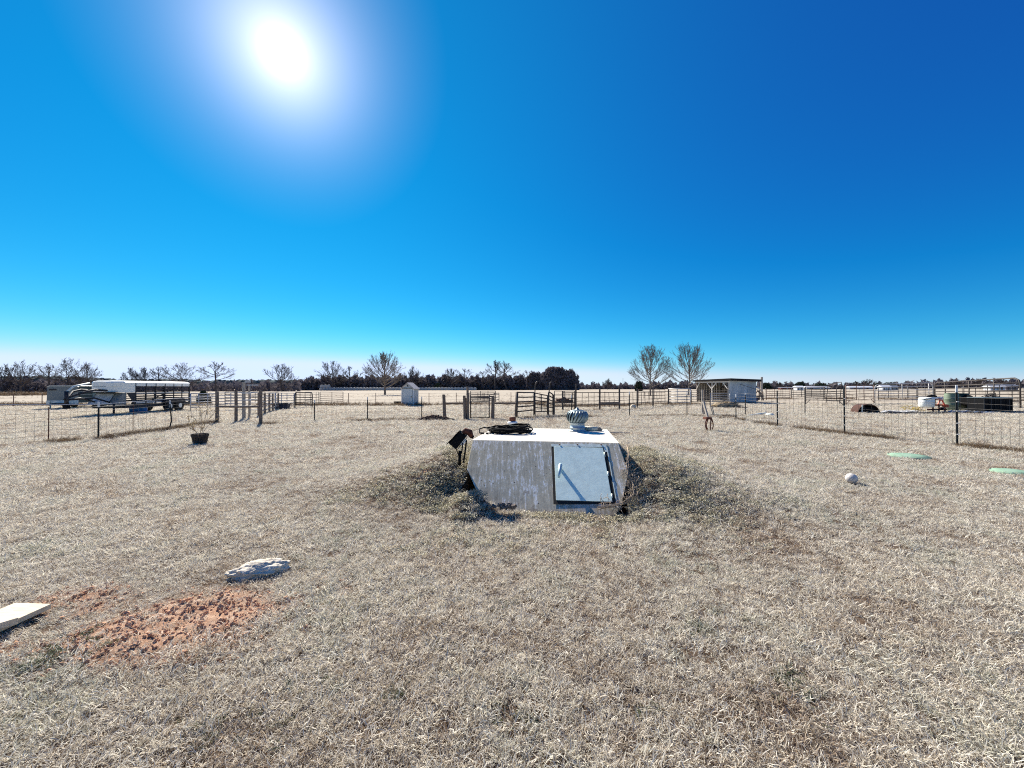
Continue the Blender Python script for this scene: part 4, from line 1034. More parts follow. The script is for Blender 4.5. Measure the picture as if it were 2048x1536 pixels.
# ------------------------------------------------------------------ trees
def grow(seed, style):
    """returns (trunk segments, crown segments); each segment = (p, q, rp, rq).  Limbs run from the trunk to a ragged envelope and divide on the way."""
    r = random.Random(seed); trunk, crown = [], []
    P = dict(vase=dict(t0=0.16, t1=0.55, n=24, wig=0.035, side=10, tw=5, sharp=0.50, low=88, rx=0.52, env=0.12),
             oak=dict(t0=0.20, t1=0.42, n=12, wig=0.10, side=8, tw=6, sharp=0.80, low=88, rx=0.60, env=0.22),
             tall=dict(t0=0.45, t1=0.72, n=10, wig=0.09, side=7, tw=6, sharp=0.75, low=85, rx=0.42, env=0.22),
             thin=dict(t0=0.22, t1=0.70, n=8, wig=0.07, side=5, tw=5, sharp=0.5, low=55, rx=0.34, env=0.3))[style]
    def path(p, q, bend, wig, n, r0, r1, out):
        pts = [p]; L = (q - p).length
        for k in range(1, n + 1):
            t = k / n; c = p.lerp(q, t) + bend * (4 * t * (1 - t)) * L
            if k < n: c = c + Vector((r.gauss(0, 1), r.gauss(0, 1), r.gauss(0, 0.6))) * wig * L * 0.35
            pts.append(c)
        for k in range(n): out.append((pts[k], pts[k + 1], r0 + (r1 - r0) * k / n, r0 + (r1 - r0) * (k + 1) / n))
        return pts
    R0 = 0.026
    tp = path(Vector((0, 0, 0)), Vector((r.uniform(-.02, .02), 0, P['t1'])), Vector((0, 0, 0)), P['wig'] * 0.5, 4, R0, R0 * 0.62, trunk)
    def on_trunk(z):
        for a, b in zip(tp[:-1], tp[1:]):
            if z <= b.z: return a.lerp(b, (z - a.z) / max(1e-6, b.z - a.z))
        return tp[-1]
    for i in range(P['n']):
        f = i / (P['n'] - 1); z = P['t0'] + (P['t1'] - P['t0']) * f ** 0.8
        base = on_trunk(z); az = i * 2.4 + r.uniform(-0.5, 0.5); th = R(P['low'] * (1 - f) ** 0.8 + r.uniform(-6, 6) + 3)
        e = 1 - P['env'] * r.random()
        top = 1.0; tip = Vector((math.sin(th) * math.cos(az) * P['rx'] * e, math.sin(th) * math.sin(az) * P['rx'] * e, z + (top - z) * (0.34 + 0.66 * max(0.0, math.cos(th)) ** 1.3) * e))
        lr = R0 * (0.50 - 0.12 * f) 
        pts = path(base, tip, Vector((math.cos(az) * 0.05, math.sin(az) * 0.05, -0.06 if th > 0.6 else 0)), P['wig'], 7, lr, lr * 0.12, crown)
        L = (tip - base).length; d0 = (tip - base).normalized()
        for s_ in range(P['side']):
            t = 0.22 + 0.72 * (s_ + r.random() * 0.6) / P['side']; k = min(6, int(t * 7)); b0 = pts[k].lerp(pts[k + 1], t * 7 - k)
            d = (d0 + Vector((r.uniform(-1, 1), r.uniform(-1, 1), r.uniform(-0.45, 1.0))) * P['sharp']).normalized(); l2 = L * (0.50 * (1 - t) + 0.13) * r.uniform(0.7, 1.2)
            p2 = path(b0, b0 + d * l2, Vector((0, 0, -0.03)), P['wig'] * 1.2, 4, lr * (0.5 - 0.35 * t), lr * 0.07, crown)
            for w in range(P['tw']):
                u = 0.15 + 0.85 * r.random(); k = min(3, int(u * 4)); b1 = p2[k].lerp(p2[k + 1], u * 4 - k)
                d3 = (d + Vector((r.uniform(-1, 1), r.uniform(-1, 1), r.uniform(-0.4, 0.9))) * (P['sharp'] + 0.15)).normalized(); l3 = l2 * r.uniform(0.25, 0.6)
                p3 = path(b1, b1 + d3 * l3, Vector((0, 0, 0)), P['wig'] * 1.4, 2, lr * 0.09, lr * 0.03, crown)
                for _ in range(2):
                    d4 = (d3 + Vector((r.uniform(-1, 1), r.uniform(-1, 1), r.uniform(-0.3, 0.8))) * 0.7).normalized(); b2 = p3[0].lerp(p3[-1], r.uniform(0.3, 0.95))
                    crown.append((b2, b2 + d4 * l3 * r.uniform(0.3, 0.6), lr * 0.035, lr * 0.02))
    return trunk, crown
def segs_mesh(name, segs, m, n=3, rmin=0.0):
    V = np.empty((len(segs) * 2 * n, 3), np.float32); F_ = []
    for i, (p, q, r1, r2) in enumerate(segs):
        d = (q - p).normalized(); x = d.orthogonal().normalized(); y = d.cross(x); r1 = max(r1, rmin); r2 = max(r2, rmin)
        for k in range(n):
            a = 6.2832 * k / n; w = x * math.cos(a) + y * math.sin(a)
            V[i * 2 * n + k] = p - d * r1 * 0.3 + w * r1; V[i * 2 * n + n + k] = q + w * r2
        o = i * 2 * n; F_ += [(o + k, o + (k + 1) % n, o + n + (k + 1) % n, o + n + k) for k in range(n)]
    me = bpy.data.meshes.new(name); me.from_pydata(V.tolist(), [], F_); me.materials.append(m)
    return me
def tree(label, px, ybase, ytop, wpx, Y, style, seed, mt=None, group='bare trees along the field', name='bare_tree', keep=1.0, dx=0, rk=1.0):
    b = pt(px, ybase, Y); b.z = gz(b.x, b.y); H = pt(px, ytop, Y).z - b.z; W = wpx / FOC * Y
    tr, cr = grow(seed, style); mt = mt or M_bark
    allp = [s[1] for s in tr + cr]; zs = sorted(p.z for p in allp); xs = sorted(p.x for p in allp)
    zmax = zs[int(len(zs) * 0.996)]; x0, x1 = xs[int(len(xs) * 0.004)], xs[-1 - int(len(xs) * 0.004)]
    sz = H / zmax; sx = W / (x1 - x0); cxm = (x0 + x1) / 2
    def T(p): f = min(1, p.z / (zmax * 0.3)); return Vector(((p.x - cxm * f) * sx, p.y * sx, p.z * sz))
    rs = sz * 1.0 * rk
    f = lambda S: [(T(p), T(q), a * rs, c_ * rs) for p, q, a, c_ in S]
    t = thing(name, label, 'tree', tuple(b), 0, group)
    inst('trunk', segs_mesh('trunk', f(tr), mt, 8), t); inst('crown', segs_mesh('crown', f(cr), mt, 3, Y * 0.00017), t)
    return t
TR = [('bare tree at the far left edge of the picture', 8, 783, 728, 50, 150, 'oak', 1), ('broad bare tree near the left edge, left of the enclosed trailer', 42, 783, 722, 60, 140, 'oak', 2),
      ('slim bare tree just left of the wide leaning oak behind the trailers', 104, 783, 727, 50, 140, 'thin', 3), ('wide leaning bare oak rising behind the enclosed trailer', 143, 783, 716, 92, 135, 'oak', 4),
      ('bare tree right of the wide leaning oak, above the gooseneck', 172, 783, 726, 50, 140, 'oak', 5),
      ('small bare tree first from the left behind the cattle trailer roof', 263, 780, 735, 38, 190, 'oak', 6), ('small bare tree second from the left behind the cattle trailer roof', 291, 780, 734, 36, 190, 'oak', 7),
      ('small bare tree third from the left behind the cattle trailer roof', 318, 780, 733, 36, 190, 'thin', 8), ('broad bare oak above the tail of the cattle trailer', 366, 779, 725, 84, 150, 'oak', 9),
      ('bare tree on a tall thin trunk above the left wooden post', 434, 786, 723, 54, 100, 'tall', 10), ('bare round topped tree halfway between the tall thin tree and the scrub', 565, 780, 727, 56, 180, 'oak', 12),
      ('bare tree with spread top left of the big oak', 665, 778, 722, 60, 236, 'oak', 13), ('slim bare tree between the spread tree and the big oak', 703, 778, 732, 40, 236, 'thin', 14),
      ('big round crowned bare oak standing in front of the tree line', 770, 789.5, 704, 76, 0, 'vase', 15),
      ('bare tree right behind the white pump shed', 827, 779, 732, 40, 236, 'oak', 16), ('bare tree first of the pair above the bale row', 905, 779, 737, 36, 236, 'oak', 17),
      ('bare tree second of the pair above the bale row', 934, 779, 737, 40, 236, 'thin', 18), ('bare tree in front of the scrub left of the tallest pair', 968, 779, 742, 36, 236, 'thin', 19),
      ('tallest bare tree of the clump right of the bale row, left one', 990, 778, 720, 40, 236, 'tall', 20), ('tall bare tree of the clump right of the bale row, right one', 1014, 778, 721, 52, 236, 'tall', 21),
      ('small bare tree between the clump and the dense thicket', 1054, 777, 740, 30, 236, 'thin', 22), ('tiny lone bare tree on the horizon right of the thicket', 1215, 777, 757, 22, 260, 'oak', 23)]
for lb, px, yb, yt, w, Y, st, sd in TR:
    if Y == 0: Y = at(px, yb).y
    tree(lb, px, yb, yt, w, Y, st, sd, M_barkl if st == 'vase' else None, rk=1.0)
tree('tall narrow bare tree behind the white gate, the left of two', 1301, 790, 690, 76, 74, 'vase', 31, M_barkl, 'two pale bare trees by the shed', rk=0.62)
tree('broad fan shaped bare tree beside the shed roof, the right of two', 1377, 790, 687, 94, 74, 'vase', 33, M_barkl, 'two pale bare trees by the shed', rk=0.62)

def cloud(name, gen, n, size, m, label, cat, seed=0, par=None, loc=(0, 0, 0)):
    """many small leaf or twig sized slivers; gen(r) gives a centre"""
    r = random.Random(seed); V = []; F_ = []
    for i in range(n):
        c, s = gen(r); s *= size
        e = Euler((r.uniform(-.9, .9), r.uniform(-.9, .9), r.uniform(0, 6.28))).to_matrix()
        o = len(V); w = s * r.uniform(0.06, 0.5)
        for q in ((-w, 0, -s * .5), (w, 0, -s * .3), (w * 0.3, 0, s * .6)): V.append(tuple(c + e @ Vector(q)))
        F_.append((o, o + 1, o + 2))
    me = bpy.data.meshes.new(name); me.from_pydata(V, [], F_); me.materials.append(m)
    o = inst(name, me, par, loc)
    return o
# scrub belt in front of the far wood: px 600-1060
def belt(name, x0, x1, Y0, Y1, top, n, size, m, label, seed, base_extra=0.0):
    def gen(r):
        px = r.uniform(x0, x1); Y = r.uniform(Y0, Y1)
        p = pt(px, 775, Y); t = top(px) + 3.0 * math.sin(px * 0.21) + 2.2 * math.sin(px * 0.57 + 1) + 1.6 * math.sin(px * 1.31)
        t += 3.5 * (r.random() - 0.35) * (1 + math.sin(px * 2.3)) ; zt = max(0.5, pt(px, t, Y).z); u = r.random() ** (0.9 if r.random() < 0.8 else 0.4)
        return Vector((p.x, Y, zt * u)), 1.0 if u < 0.75 else 1.25
    o = cloud(name, gen, n, size, m, label, 'trees', seed); tag(o, label, 'trees', kind='stuff')
    return o
lin = lambda pts: (lambda x: float(np.interp(x, [p[0] for p in pts], [p[1] for p in pts])))
belt('scrub_belt', 596, 1062, 240, 275, lin([(596, 762), (640, 758), (700, 757), (800, 756), (900, 756), (960, 757), (1010, 754), (1062, 757)]), 30000, 2.2, M_scrub, 'belt of leafless brushwood behind the row of bales', 1)
belt('left_scrub', -120, 235, 150, 175, lin([(-120, 762), (0, 761), (60, 763), (120, 765), (200, 766), (235, 770)]), 9000, 1.5, M_scrub, 'leafless brush under the bare trees at the far left', 2)
belt('horizon_scrub', 1150, 1420, 300, 340, lin([(1150, 770), (1250, 771), (1320, 767), (1395, 766), (1420, 766)]), 9000, 2.0, M_scrub, 'low dark line of distant brush behind the two pale trees', 3)
belt('right_scrub', 1515, 2200, 330, 380, lin([(1515, 769), (1600, 770), (1700, 771), (1800, 769), (1880, 764), (1950, 762), (2050, 763), (2200, 764)]), 22000, 2.4, M_scrub, 'distant line of brush and trees along the right horizon', 4)
belt('middle_scrub', 235, 600, 180, 210, lin([(235, 770), (400, 768), (500, 766), (600, 766)]), 5000, 1.6, M_scrub, 'low brush under the bare trees behind the cattle trailer', 5)
# far wooded rise on the left: bumpy crowns
def far_wood(name, x0, x1, Y0, Y1, top, n, m, label, seed, rad=(3.5, 7)):
    r = random.Random(seed); M_ = MB()
    for i in range(n):
        px = r.uniform(x0, x1); Y = r.uniform(Y0, Y1); u = r.random() ** 0.7
        zt = pt(px, top(px) + r.uniform(0, 2.5), Y).z; rr = r.uniform(*rad)
        z = max(0.5, (zt - rr * 0.8) * u)
        e = Euler((r.random() * 6, r.random() * 6, r.random() * 6)).to_matrix(); x = pt(px, 775, Y).x
        M_.add([Vector((x, Y, z)) + Matrix.Diagonal((1.2, 1.2, 0.8)) @ (e @ (Vector(v) * rr * r.uniform(0.75, 1.15))) for v in ico], icf)
    o = M_.build(name, m, None, stuff=True); tag(o, label, 'woods')
far_wood('wooded_rise', -260, 640, 480, 640, lin([(-260, 749), (0, 750.5), (80, 749), (160, 752), (240, 757), (330, 755), (420, 758), (520, 757), (600, 758), (640, 762)]), 2600, M_far, 'dark wooded rise along the left horizon', 6)
far_wood('horizon_trees', 1150, 2300, 700, 900, lin([(1150, 771), (1300, 770), (1400, 770), (1600, 769.5), (1900, 768), (2300, 767)]), 1500, M_far, 'thin line of trees along the far right horizon', 7, (3, 6))
far_wood('horizon_woods', 560, 1150, 500, 640, lin([(560, 760), (700, 763), (900, 765), (1150, 770)]), 900, M_far, 'dark distant woods behind the leafless belt', 8, (3, 6))
# dense thicket right of the clump
def thicket(label, px, w, yt, Y, n, seed, m, name='thicket', cat='bush', size=0.9):
    b = pt(px, 780, Y); H = pt(px, yt, Y).z; W = w / FOC * Y / 2
    r = random.Random(seed)
    t = thing(name, label, cat, (b.x, Y, 0))
    def gen(r):
        while True:
            x, y, z = r.uniform(-1, 1), r.uniform(-1, 1), r.random()
            lim = 1 + 0.14 * math.sin(5 * x + seed) + 0.10 * math.sin(13 * x + 3 * y)
            if (abs(x) ** 2.2 + y * y) * 0.9 + z ** 2 < lim * (1 + 0.22 * (r.random() - 0.4)): return Vector((x * W, y * W * 0.5, z * H * 0.95)), 1
    inst('crown', cloud('crown', gen, n, size, m, '', '', seed).data, t); bpy.data.objects.remove(bpy.data.objects[-1] if False else [o for o in C.objects if o.name.startswith('crown') and o.parent is None][0])
    s = []
    for k in range(int(40)):
        a = r.uniform(-0.75, 0.75); p = Vector((a * W * 0.7, r.uniform(-.4, .4) * W * 0.4, 0)); d = Vector((a * 0.9, r.uniform(-.3, .3), 1)).normalized(); L = H * r.uniform(0.55, 0.98) / 6
        for j in range(6):
            q = p + d * L; s.append((p, q, 0.06 * (1 - j / 7), 0.06 * (1 - (j + 1) / 7))); p = q; d = (d + Vector((r.uniform(-.2, .2), r.uniform(-.2, .2), 0.05))).normalized()
    inst('stems', segs_mesh('stems', s, M_bark, 3, Y * 0.0002), t)
    return t
thicket('big dense leafless thicket, its taller right part at the end of the tree line', 1116, 84, 732, 235, 11000, 3, M_scrub, size=1.7)
thicket('lower left part of the dense thicket beside the taller one', 1074, 46, 742, 238, 5000, 4, M_scrub, size=1.7)
for i, (px, w, yt, Y, lb) in enumerate(((1600, 26, 763, 250, 'round dark evergreen right of the shed'), (1533, 20, 765, 250, 'small dark evergreen just right of the tall post by the shed'), (1642, 30, 765.5, 260, 'low rounded tree left of the braced pipe panel'),
        (1757, 18, 765.5, 240, 'left evergreen above the long white barn'), (1779, 26, 764, 240, 'right evergreen above the long white barn'), (1278, 14, 762, 160, 'small dark cedar left of the two pale trees'), (875, 14, 765, 234, 'small dark cedar in front of the tree line above the bales'),
        (407, 26, 781, 38, 'dark green bush behind the pale corral rails')), ):
    thicket(lb, px, w, yt, Y, 2600 if i < 7 else 5000, 20 + i, M_ever, 'evergreen', 'tree', 0.7 if i < 7 else 0.16)
for i, (px, yt, w) in enumerate(((1735, 758, 26), (1712, 762, 18), (1960, 757, 30), (2005, 758, 26), (1915, 760, 24), (1560, 764, 14))):
    tree(('distant bare tree %s' % ('above the tallest gap of the pale topped panel', 'left of the one above the pale topped panel', 'above the tall dark gate near its middle', 'above the right end of the tall dark gate', 'above the green barrel', 'between the tall post and the round evergreen')[i]), px, 778, yt, w, 260, 'oak', 60 + i)
# row of wrapped bales
Yb = 225.0; bb = MB()
bb.lathe([(0.3, 0), (0.92, 0.0), (0.97, 0.08), (0.97, 1.14), (0.92, 1.22), (0.3, 1.22)], 14, axis='Y')
me = bb.build('hay_bale', M_bale, None, smooth=False); bme = me.data; bpy.data.objects.remove(me)
xa, xb = pt(638, 780, Yb).x, pt(953, 779, Yb).x; nb = int((xb - xa) / 1.92)
for k in range(nb):
    o = inst('hay_bale', bme, None, (xa + (xb - xa) * (k + 0.5) / nb, Yb + rnd.uniform(-.1, .1), 0.95), (0, rnd.uniform(0, 6), rnd.uniform(-.05, .05)), (1, 1, rnd.uniform(0.97, 1.03)))
    tag(o, 'round wrapped hay bale in the long row before the distant tree line', 'hay bale', 'round hay bales in a long row')
for k in range(3):
    o = inst('hay_bale', bme, None, (xa + 1.2 + 1.95 * k, Yb + 0.4, 2.55), (0, k, 0)); tag(o, ('leftmost of the three bales stacked on top of the row at its left end', 'middle of the three bales stacked on top of the row at its left end', 'rightmost of the three bales stacked on top of the row at its left end')[k], 'hay bale', 'bales on the second layer')
# farm buildings far off
def barn(label, x0, x1, y0, y1, Y, wallm, roofm, depth_=9, roof=1.2, door=True):
    depth = depth_ * 0.3; a = pt(x0, y1, Y); b = pt(x1, y1, Y); h = pt(x0, y0, Y).z; L = b.x - a.x
    t = thing('farm_building', label, 'building', ((a.x + b.x) / 2, Y, 0), 0, 'distant farm buildings')
    hw = max(1.2, h - roof)
    MB().box((0, depth / 2, hw / 2), (L, depth, hw)).build('walls', wallm, t)
    m = MB(); o = 0.4
    m.prism([(-L / 2 - o, -o, hw), (-L / 2 - o, depth / 2, h), (-L / 2 - o, depth + o, hw)], (L + 2 * o, 0, 0)); m.build('roof', roofm, t)
    if door:
        for k in range(3):
            MB().box((-L * 0.3 + k * L * 0.28, -0.03, hw * 0.42), (L * 0.10, 0.08, hw * 0.7)).build('door', M_trd if k != 1 else M_galv, t)
white = mat('white_siding', (0.75, 0.76, 0.78), 0.6, 0, 0.05)
groof = mat('grey_roof', (0.30, 0.32, 0.36), 0.6, 0, 0.1)
barn('small white building right of the round evergreen on the horizon', 1594, 1607, 771.5, 780, 170, white, white, 7, 0.6)
barn('long low white barn behind the braced pipe panel', 1614, 1660, 772.2, 776.8, 240, groof, white, 10, 1.0)
barn('red brown low building left of the small white one', 1562, 1588, 774.4, 778.6, 230, mat('red_wall', (0.22, 0.07, 0.05), 0.8), groof, 8, 0.8)
barn('long white roofed barn behind the pale topped panel', 1700, 1746, 772.2, 777, 240, groof, white, 10, 1.0)
barn('white barn with grey roof end under the evergreens', 1765, 1782, 770.5, 778.5, 180, white, white, 8, 0.8)
barn('grey barn attached right of the white one under the evergreens', 1782.5, 1797, 771, 778, 182, groof, groof, 8, 0.8)
barn('white building behind the tall dark gate at the right', 1981, 2011, 769.5, 780, 160, white, white, 8, 0.8)
barn('grey brown building right of the white one behind the tall gate', 2012, 2036, 769, 780, 165, mat('grey_siding', (0.22, 0.19, 0.2), 0.8), groof, 8, 0.8)
barn('low white roofed shed far off behind the left corral', 404, 427, 770, 776, 200, M_trd, white, 6, 0.7)
barn('smaller white roofed shed far off left of the tall posts', 436, 447, 770.5, 775, 200, M_trd, white, 5, 0.7, False)
tw = pt(1246, 770, 420); t = thing('radio_mast', 'thin lattice mast on the horizon left of the pale trees', 'mast', (tw.x, 420, 0))
MB().tube([(0, 0, 0), (0, 0, pt(1246, 756, 420).z)], 0.16, 5).build('mast', M_galv, t); MB().box((0, 0, 4), (0.5, 0.5, 0.1)).build('platform', M_galv, t)
# ------------------------------------------------------------------ trailers
def cattle_trailer():
    A = G(229, 831); A.y += 0.6; B_ = pt(379, 775, 28.4)
    d = Vector((B_.x - A.x, B_.y - A.y, 0)); L = d.length; az = math.atan2(d.y, d.x)
    # local x runs from the nose to the tail, +y is the far side, the near side is y = 0
    t = thing('cattle_trailer', 'white roofed gooseneck cattle trailer with slatted sides, second trailer from the left', 'trailer', (A.x, A.y, 0), az)
    W = 1.75; H = 2.02; fl = 0.52; sl = 1.35
    def B(c, s, nm, m, par=t, rot=None, bevel=0): return MB().box(c, s, rot).build(nm, m, par, bevel=bevel)
    B((L / 2, W / 2, fl - 0.06), (L, W, 0.12), 'floor', M_trd)
    B((L / 2, -0.02, fl - 0.02), (L, 0.05, 0.2), 'side_sill', M_trd)
    # side slats, near and far
    zs = [0.78, 0.93, 1.08, 1.23, 1.38, 1.52, 1.66]
    for y in (0.0, W):
        for z in zs: B((L / 2 + 0.35, y, z), (L - 0.7, 0.03, 0.05 if z > 0.8 else 0.10), 'slat', M_trd)
        for k in range(7): B((0.72 + (L - 0.74) * k / 6, y - 0.02 if y == 0 else y + 0.02, (fl + H) / 2 - 0.05), (0.07, 0.03, H - fl - 0.1), 'side_post', M_trd)
    B((L / 2 + 0.35, 0.0, 1.30), (L - 0.7, 0.035, 0.07), 'bright_rail', M_pipel); B((L / 2 + 0.35, 0.0, 0.70), (L - 0.7, 0.035, 0.10), 'bright_rail', M_pipel)
    # roof: rounded top with white side band
    pr = [(0, 1.74), (0, 1.95), (0.10, 2.03), (0.4, 2.07), (W - 0.4, 2.07), (W - 0.10, 2.03), (W, 1.95), (W, 1.74)]
    x0 = -0.60
    m = MB(); n = len(pr)
    vs = [(0.0, y - (0.03 if y < W / 2 else -0.03), z) for y, z in pr] + [(L, y - (0.03 if y < W / 2 else -0.03), z) for y, z in pr] + [(x0, W / 2 + (y - W / 2) * 0.40, z - 0.06) for y, z in pr] + [(x0 + 0.25, W / 2 + (y - W / 2) * 0.70, z - 0.01) for y, z in pr]
    m.add(vs, [(i, i + 1, n + i + 1, n + i) for i in range(n - 1)] + [(i, i + 1, 3 * n + i + 1, 3 * n + i) for i in range(n - 1)] + [(3 * n + i, 3 * n + i + 1, 2 * n + i + 1, 2 * n + i) for i in range(n - 1)] + [tuple(range(n, 2 * n)), tuple(range(2 * n, 3 * n))])
    m.build('roof', M_trw, t)
    # nose: upper white sheets over the gooseneck and sheeted front bay
    m = MB(); yl = W / 2 - W / 2 * 0.40
    m.add([(x0, yl, 1.72), (x0, W - yl, 1.72), (0, -0.03, 1.74), (0, W + .03, 1.74), (x0, yl, sl), (x0, W - yl, sl), (0, -0.03, sl), (0, W + .03, sl)], [(0, 2, 6, 4), (1, 5, 7, 3), (0, 4, 5, 1), (4, 6, 7, 5)]); m.build('nose_sheet', M_trw, t)
    B((0.35, -0.012, 1.55), (0.72, 0.03, 0.42), 'side_sheet', M_trw); B((0.35, W + 0.012, 1.55), (0.72, 0.03, 0.42), 'side_sheet', M_trw)
    # slanting lower front bulkhead, pale sheets
    MB().prism([(-0.50, 0.15, 0.62), (0.05, -0.02, 0.62), (0.05, -0.02, sl - 0.02), (-0.02, 0.05, sl - 0.02)], (0.02, W * 0.86, 0)).build('bulkhead', mat('bulkhead_grey', (0.22, 0.23, 0.22), 0.6), t)
    B((x0 / 2, W / 2, sl + 0.02), (abs(x0), W * 0.8, 0.05), 'nose_floor', M_trd)
    MB().prism([(-0.53, 0.5, 0.66), (-0.10, 0.5, 1.26), (-0.10, 1.4, 1.26), (-0.53, 1.4, 0.66)], (-0.03, 0, 0.02)).build('hatch', mat('hatch', (0.55, 0.56, 0.56), 0.5), t)
    MB().prism([(0.08, -0.035, 1.33), (0.72, -0.035, 1.33), (0.72, -0.035, 0.62), (0.62, -0.035, 0.62)], (0, 0.02, 0)).build('corner_sheet', M_trd, t)
    # gooseneck
    for y in (W / 2 - 0.35, W / 2 + 0.35):
        MB().tube([(0.1, y, 1.42), (-1.3, y, 1.52), (-1.75, y, 1.42), (-2.35, W / 2, 1.12), (-2.55, W / 2, 1.0)], 0.06, 8).build('neck_beam', M_trd, t, smooth=True)
        MB().tube([(-0.2, y, 0.72), (-1.3, y, 1.05), (-2.4, W / 2, 0.98)], 0.045, 8).build('neck_brace', M_trd, t, smooth=True)
    MB().tube([(-2.45, W / 2, 0.55), (-2.45, W / 2, 1.45)], 0.085, 10).build('coupler', M_trd, t, smooth=True)
    MB().tube([(-2.45, W / 2, 1.42), (-2.05, W / 2, 1.72), (-1.2, W / 2, 1.9)], 0.05, 8).build('neck_top', M_bluewhite, t, smooth=True)
    B((-2.45, W / 2, 0.62), (0.2, 0.2, 0.24), 'coupler_foot', M_black)
    MB().tube([(-0.55, 0.15, 0.08), (-0.55, 0.15, 0.75)], 0.05, 8).build('jack', M_trd, t, smooth=True); B((-0.55, 0.15, 0.04), (0.25, 0.25, 0.06), 'jack_foot', M_trd)
    B((L * 0.52, 0.0, 0.58), (0.03, 0.02, 0.02), 'reflector', M_orange)
    # running gear
    for i, x in enumerate((L * 0.60, L * 0.60 + 0.92)):
        for y, nm in ((-0.12, 'wheel'), (W + 0.12, 'wheel')):
            w = MB().lathe([(0.36, -0.11), (0.385, -0.08), (0.385, 0.08), (0.36, 0.11)], 24, (x, y, 0.385), axis='Y').build('wheel', M_rubber, t, smooth=False)
            MB().lathe([(0.14, -0.03), (0.16, -0.02), (0.14, 0.02)], 18, (x, y + (-0.10 if y < 0 else 0.10), 0.385), axis='Y').build('rim', M_trw, w)
    MB().prism([(L * 0.60 - 0.5, -0.26, 0.62), (L * 0.60 - 0.35, -0.26, 0.86), (L * 0.60 + 1.27, -0.26, 0.86), (L * 0.60 + 1.42, -0.26, 0.62), (L * 0.60 + 1.36, -0.26, 0.60), (L * 0.60 - 0.44, -0.26, 0.60)], (0, 0.25, 0)).build('mudguard', M_trd, t)
    for x in (L, L - 0.02):
        pass
    B((L, 0.03, 1.2), (0.06, 0.06, 1.4), 'tail_post', M_trd); B((L, W - 0.03, 1.2), (0.06, 0.06, 1.4), 'tail_post', M_trd)
    for z in zs: B((L, W / 2, z), (0.03, W, 0.05), 'tail_slat', M_trd)
    MB().tube([(L * 0.35, 0.5, 0.55), (L * 0.9, 0.5, 1.66)], 0.03, 6).build('inner_gate', M_trd, t)
    # blue drum under the belly
    return t
ct = cattle_trailer()
p = G(277, 826); o = thing('blue_drum', 'blue plastic drum lying by the cattle trailer wheels', 'drum', (p.x, p.y, 0), 0.7)
MB().lathe([(0.2, -0.42), (0.27, -0.40), (0.28, -0.12), (0.265, -0.10), (0.28, -0.08), (0.28, 0.12), (0.265, 0.14), (0.28, 0.16), (0.27, 0.40), (0.2, 0.42)], 20, (0, 0, 0.28), axis='X').build('barrel', M_bluep, o, smooth=True)
MB().lathe([(0.04, 0), (0.04, 0.03)], 8, (-0.45, 0.1, 0.35), axis='X').build('bung', M_white, o)

def box_trailer():
    A = G(93, 818); B_ = pt(140, 775, A.y + 0.6)
    W = 1.9; az = 0.32
    t = thing('enclosed_trailer', 'grey enclosed stock trailer with white roof edge at the far left', 'trailer', (A.x, A.y, 0), az)
    L = 4.3; H = pt(93, 771.5, A.y).z
    # local x = width of its end face towards camera, y = length
    MB().prism([(0, 0, 0.45), (0.03, 0, H - 0.12), (0.18, 0, H - 0.02), (W - 0.18, 0, H - 0.02), (W - 0.03, 0, H - 0.12), (W, 0, 0.45)], (0, L, 0)).build('body', M_trg, t)
    MB().prism([(-0.02, -0.02, H - 0.10), (0.16, -0.02, H + 0.01), (W - 0.16, -0.02, H + 0.01), (W + 0.02, -0.02, H - 0.10), (W - 0.16, -0.02, H - 0.03), (0.16, -0.02, H - 0.03)], (0, L + 0.04, 0)).build('roof_edge', M_trw, t)
    MB().box((W / 2, -0.02, 0.52), (W, 0.04, 0.28)).build('bumper_sheet', M_bluewhite, t)
    MB().box((0.36, -0.02, H - 0.30), (0.42, 0.03, 0.12)).build('vent_slot', M_trd, t)
    for k, z in enumerate((0.85, 1.1, 1.35)): MB().box((W + 0.015, L / 2, z), (0.03, L, 0.05)).build('side_rib', M_trg, t)
    MB().box((W + 0.012, L * 0.45, 1.05), (0.03, 0.9, 1.0)).build('side_door', mat('side_door', (0.08, 0.16, 0.16), 0.5), t)
    MB().box((W + 0.006, L / 2, 1.15), (0.016, L - 0.1, 1.3)).build('side_panel', mat('dark_teal', (0.045, 0.065, 0.065), 0.8, 0, 0.2, 1, spec=0.1), t)
    for y in (L * 0.45, L * 0.45 + 0.85):
        for x in (0.0, W):
            w = MB().lathe([(0.33, -0.1), (0.35, -0.07), (0.35, 0.07), (0.33, 0.1)], 20, (x, y, 0.35), axis='X').build('wheel', M_rubber, t); MB().lathe([(0.18, -0.02), (0.19, 0), (0.18, 0.02)], 14, (x + (0.1 if x else -0.1), y, 0.35), axis='X').build('rim', M_trw, w)
    MB().beam((W / 2 - 0.4, 0, 0.42), (W / 2, -1.2, 0.42), 0.06, 0.08).build('tongue', M_trd, t)
    MB().beam((W / 2 + 0.4, 0, 0.42), (W / 2, -1.2, 0.42), 0.06, 0.08).build('tongue', M_trd, t)
    MB().tube([(W / 2, -1.15, 0), (W / 2, -1.15, 0.65)], 0.04, 8).build('jack', M_galv, t)
box_trailer()

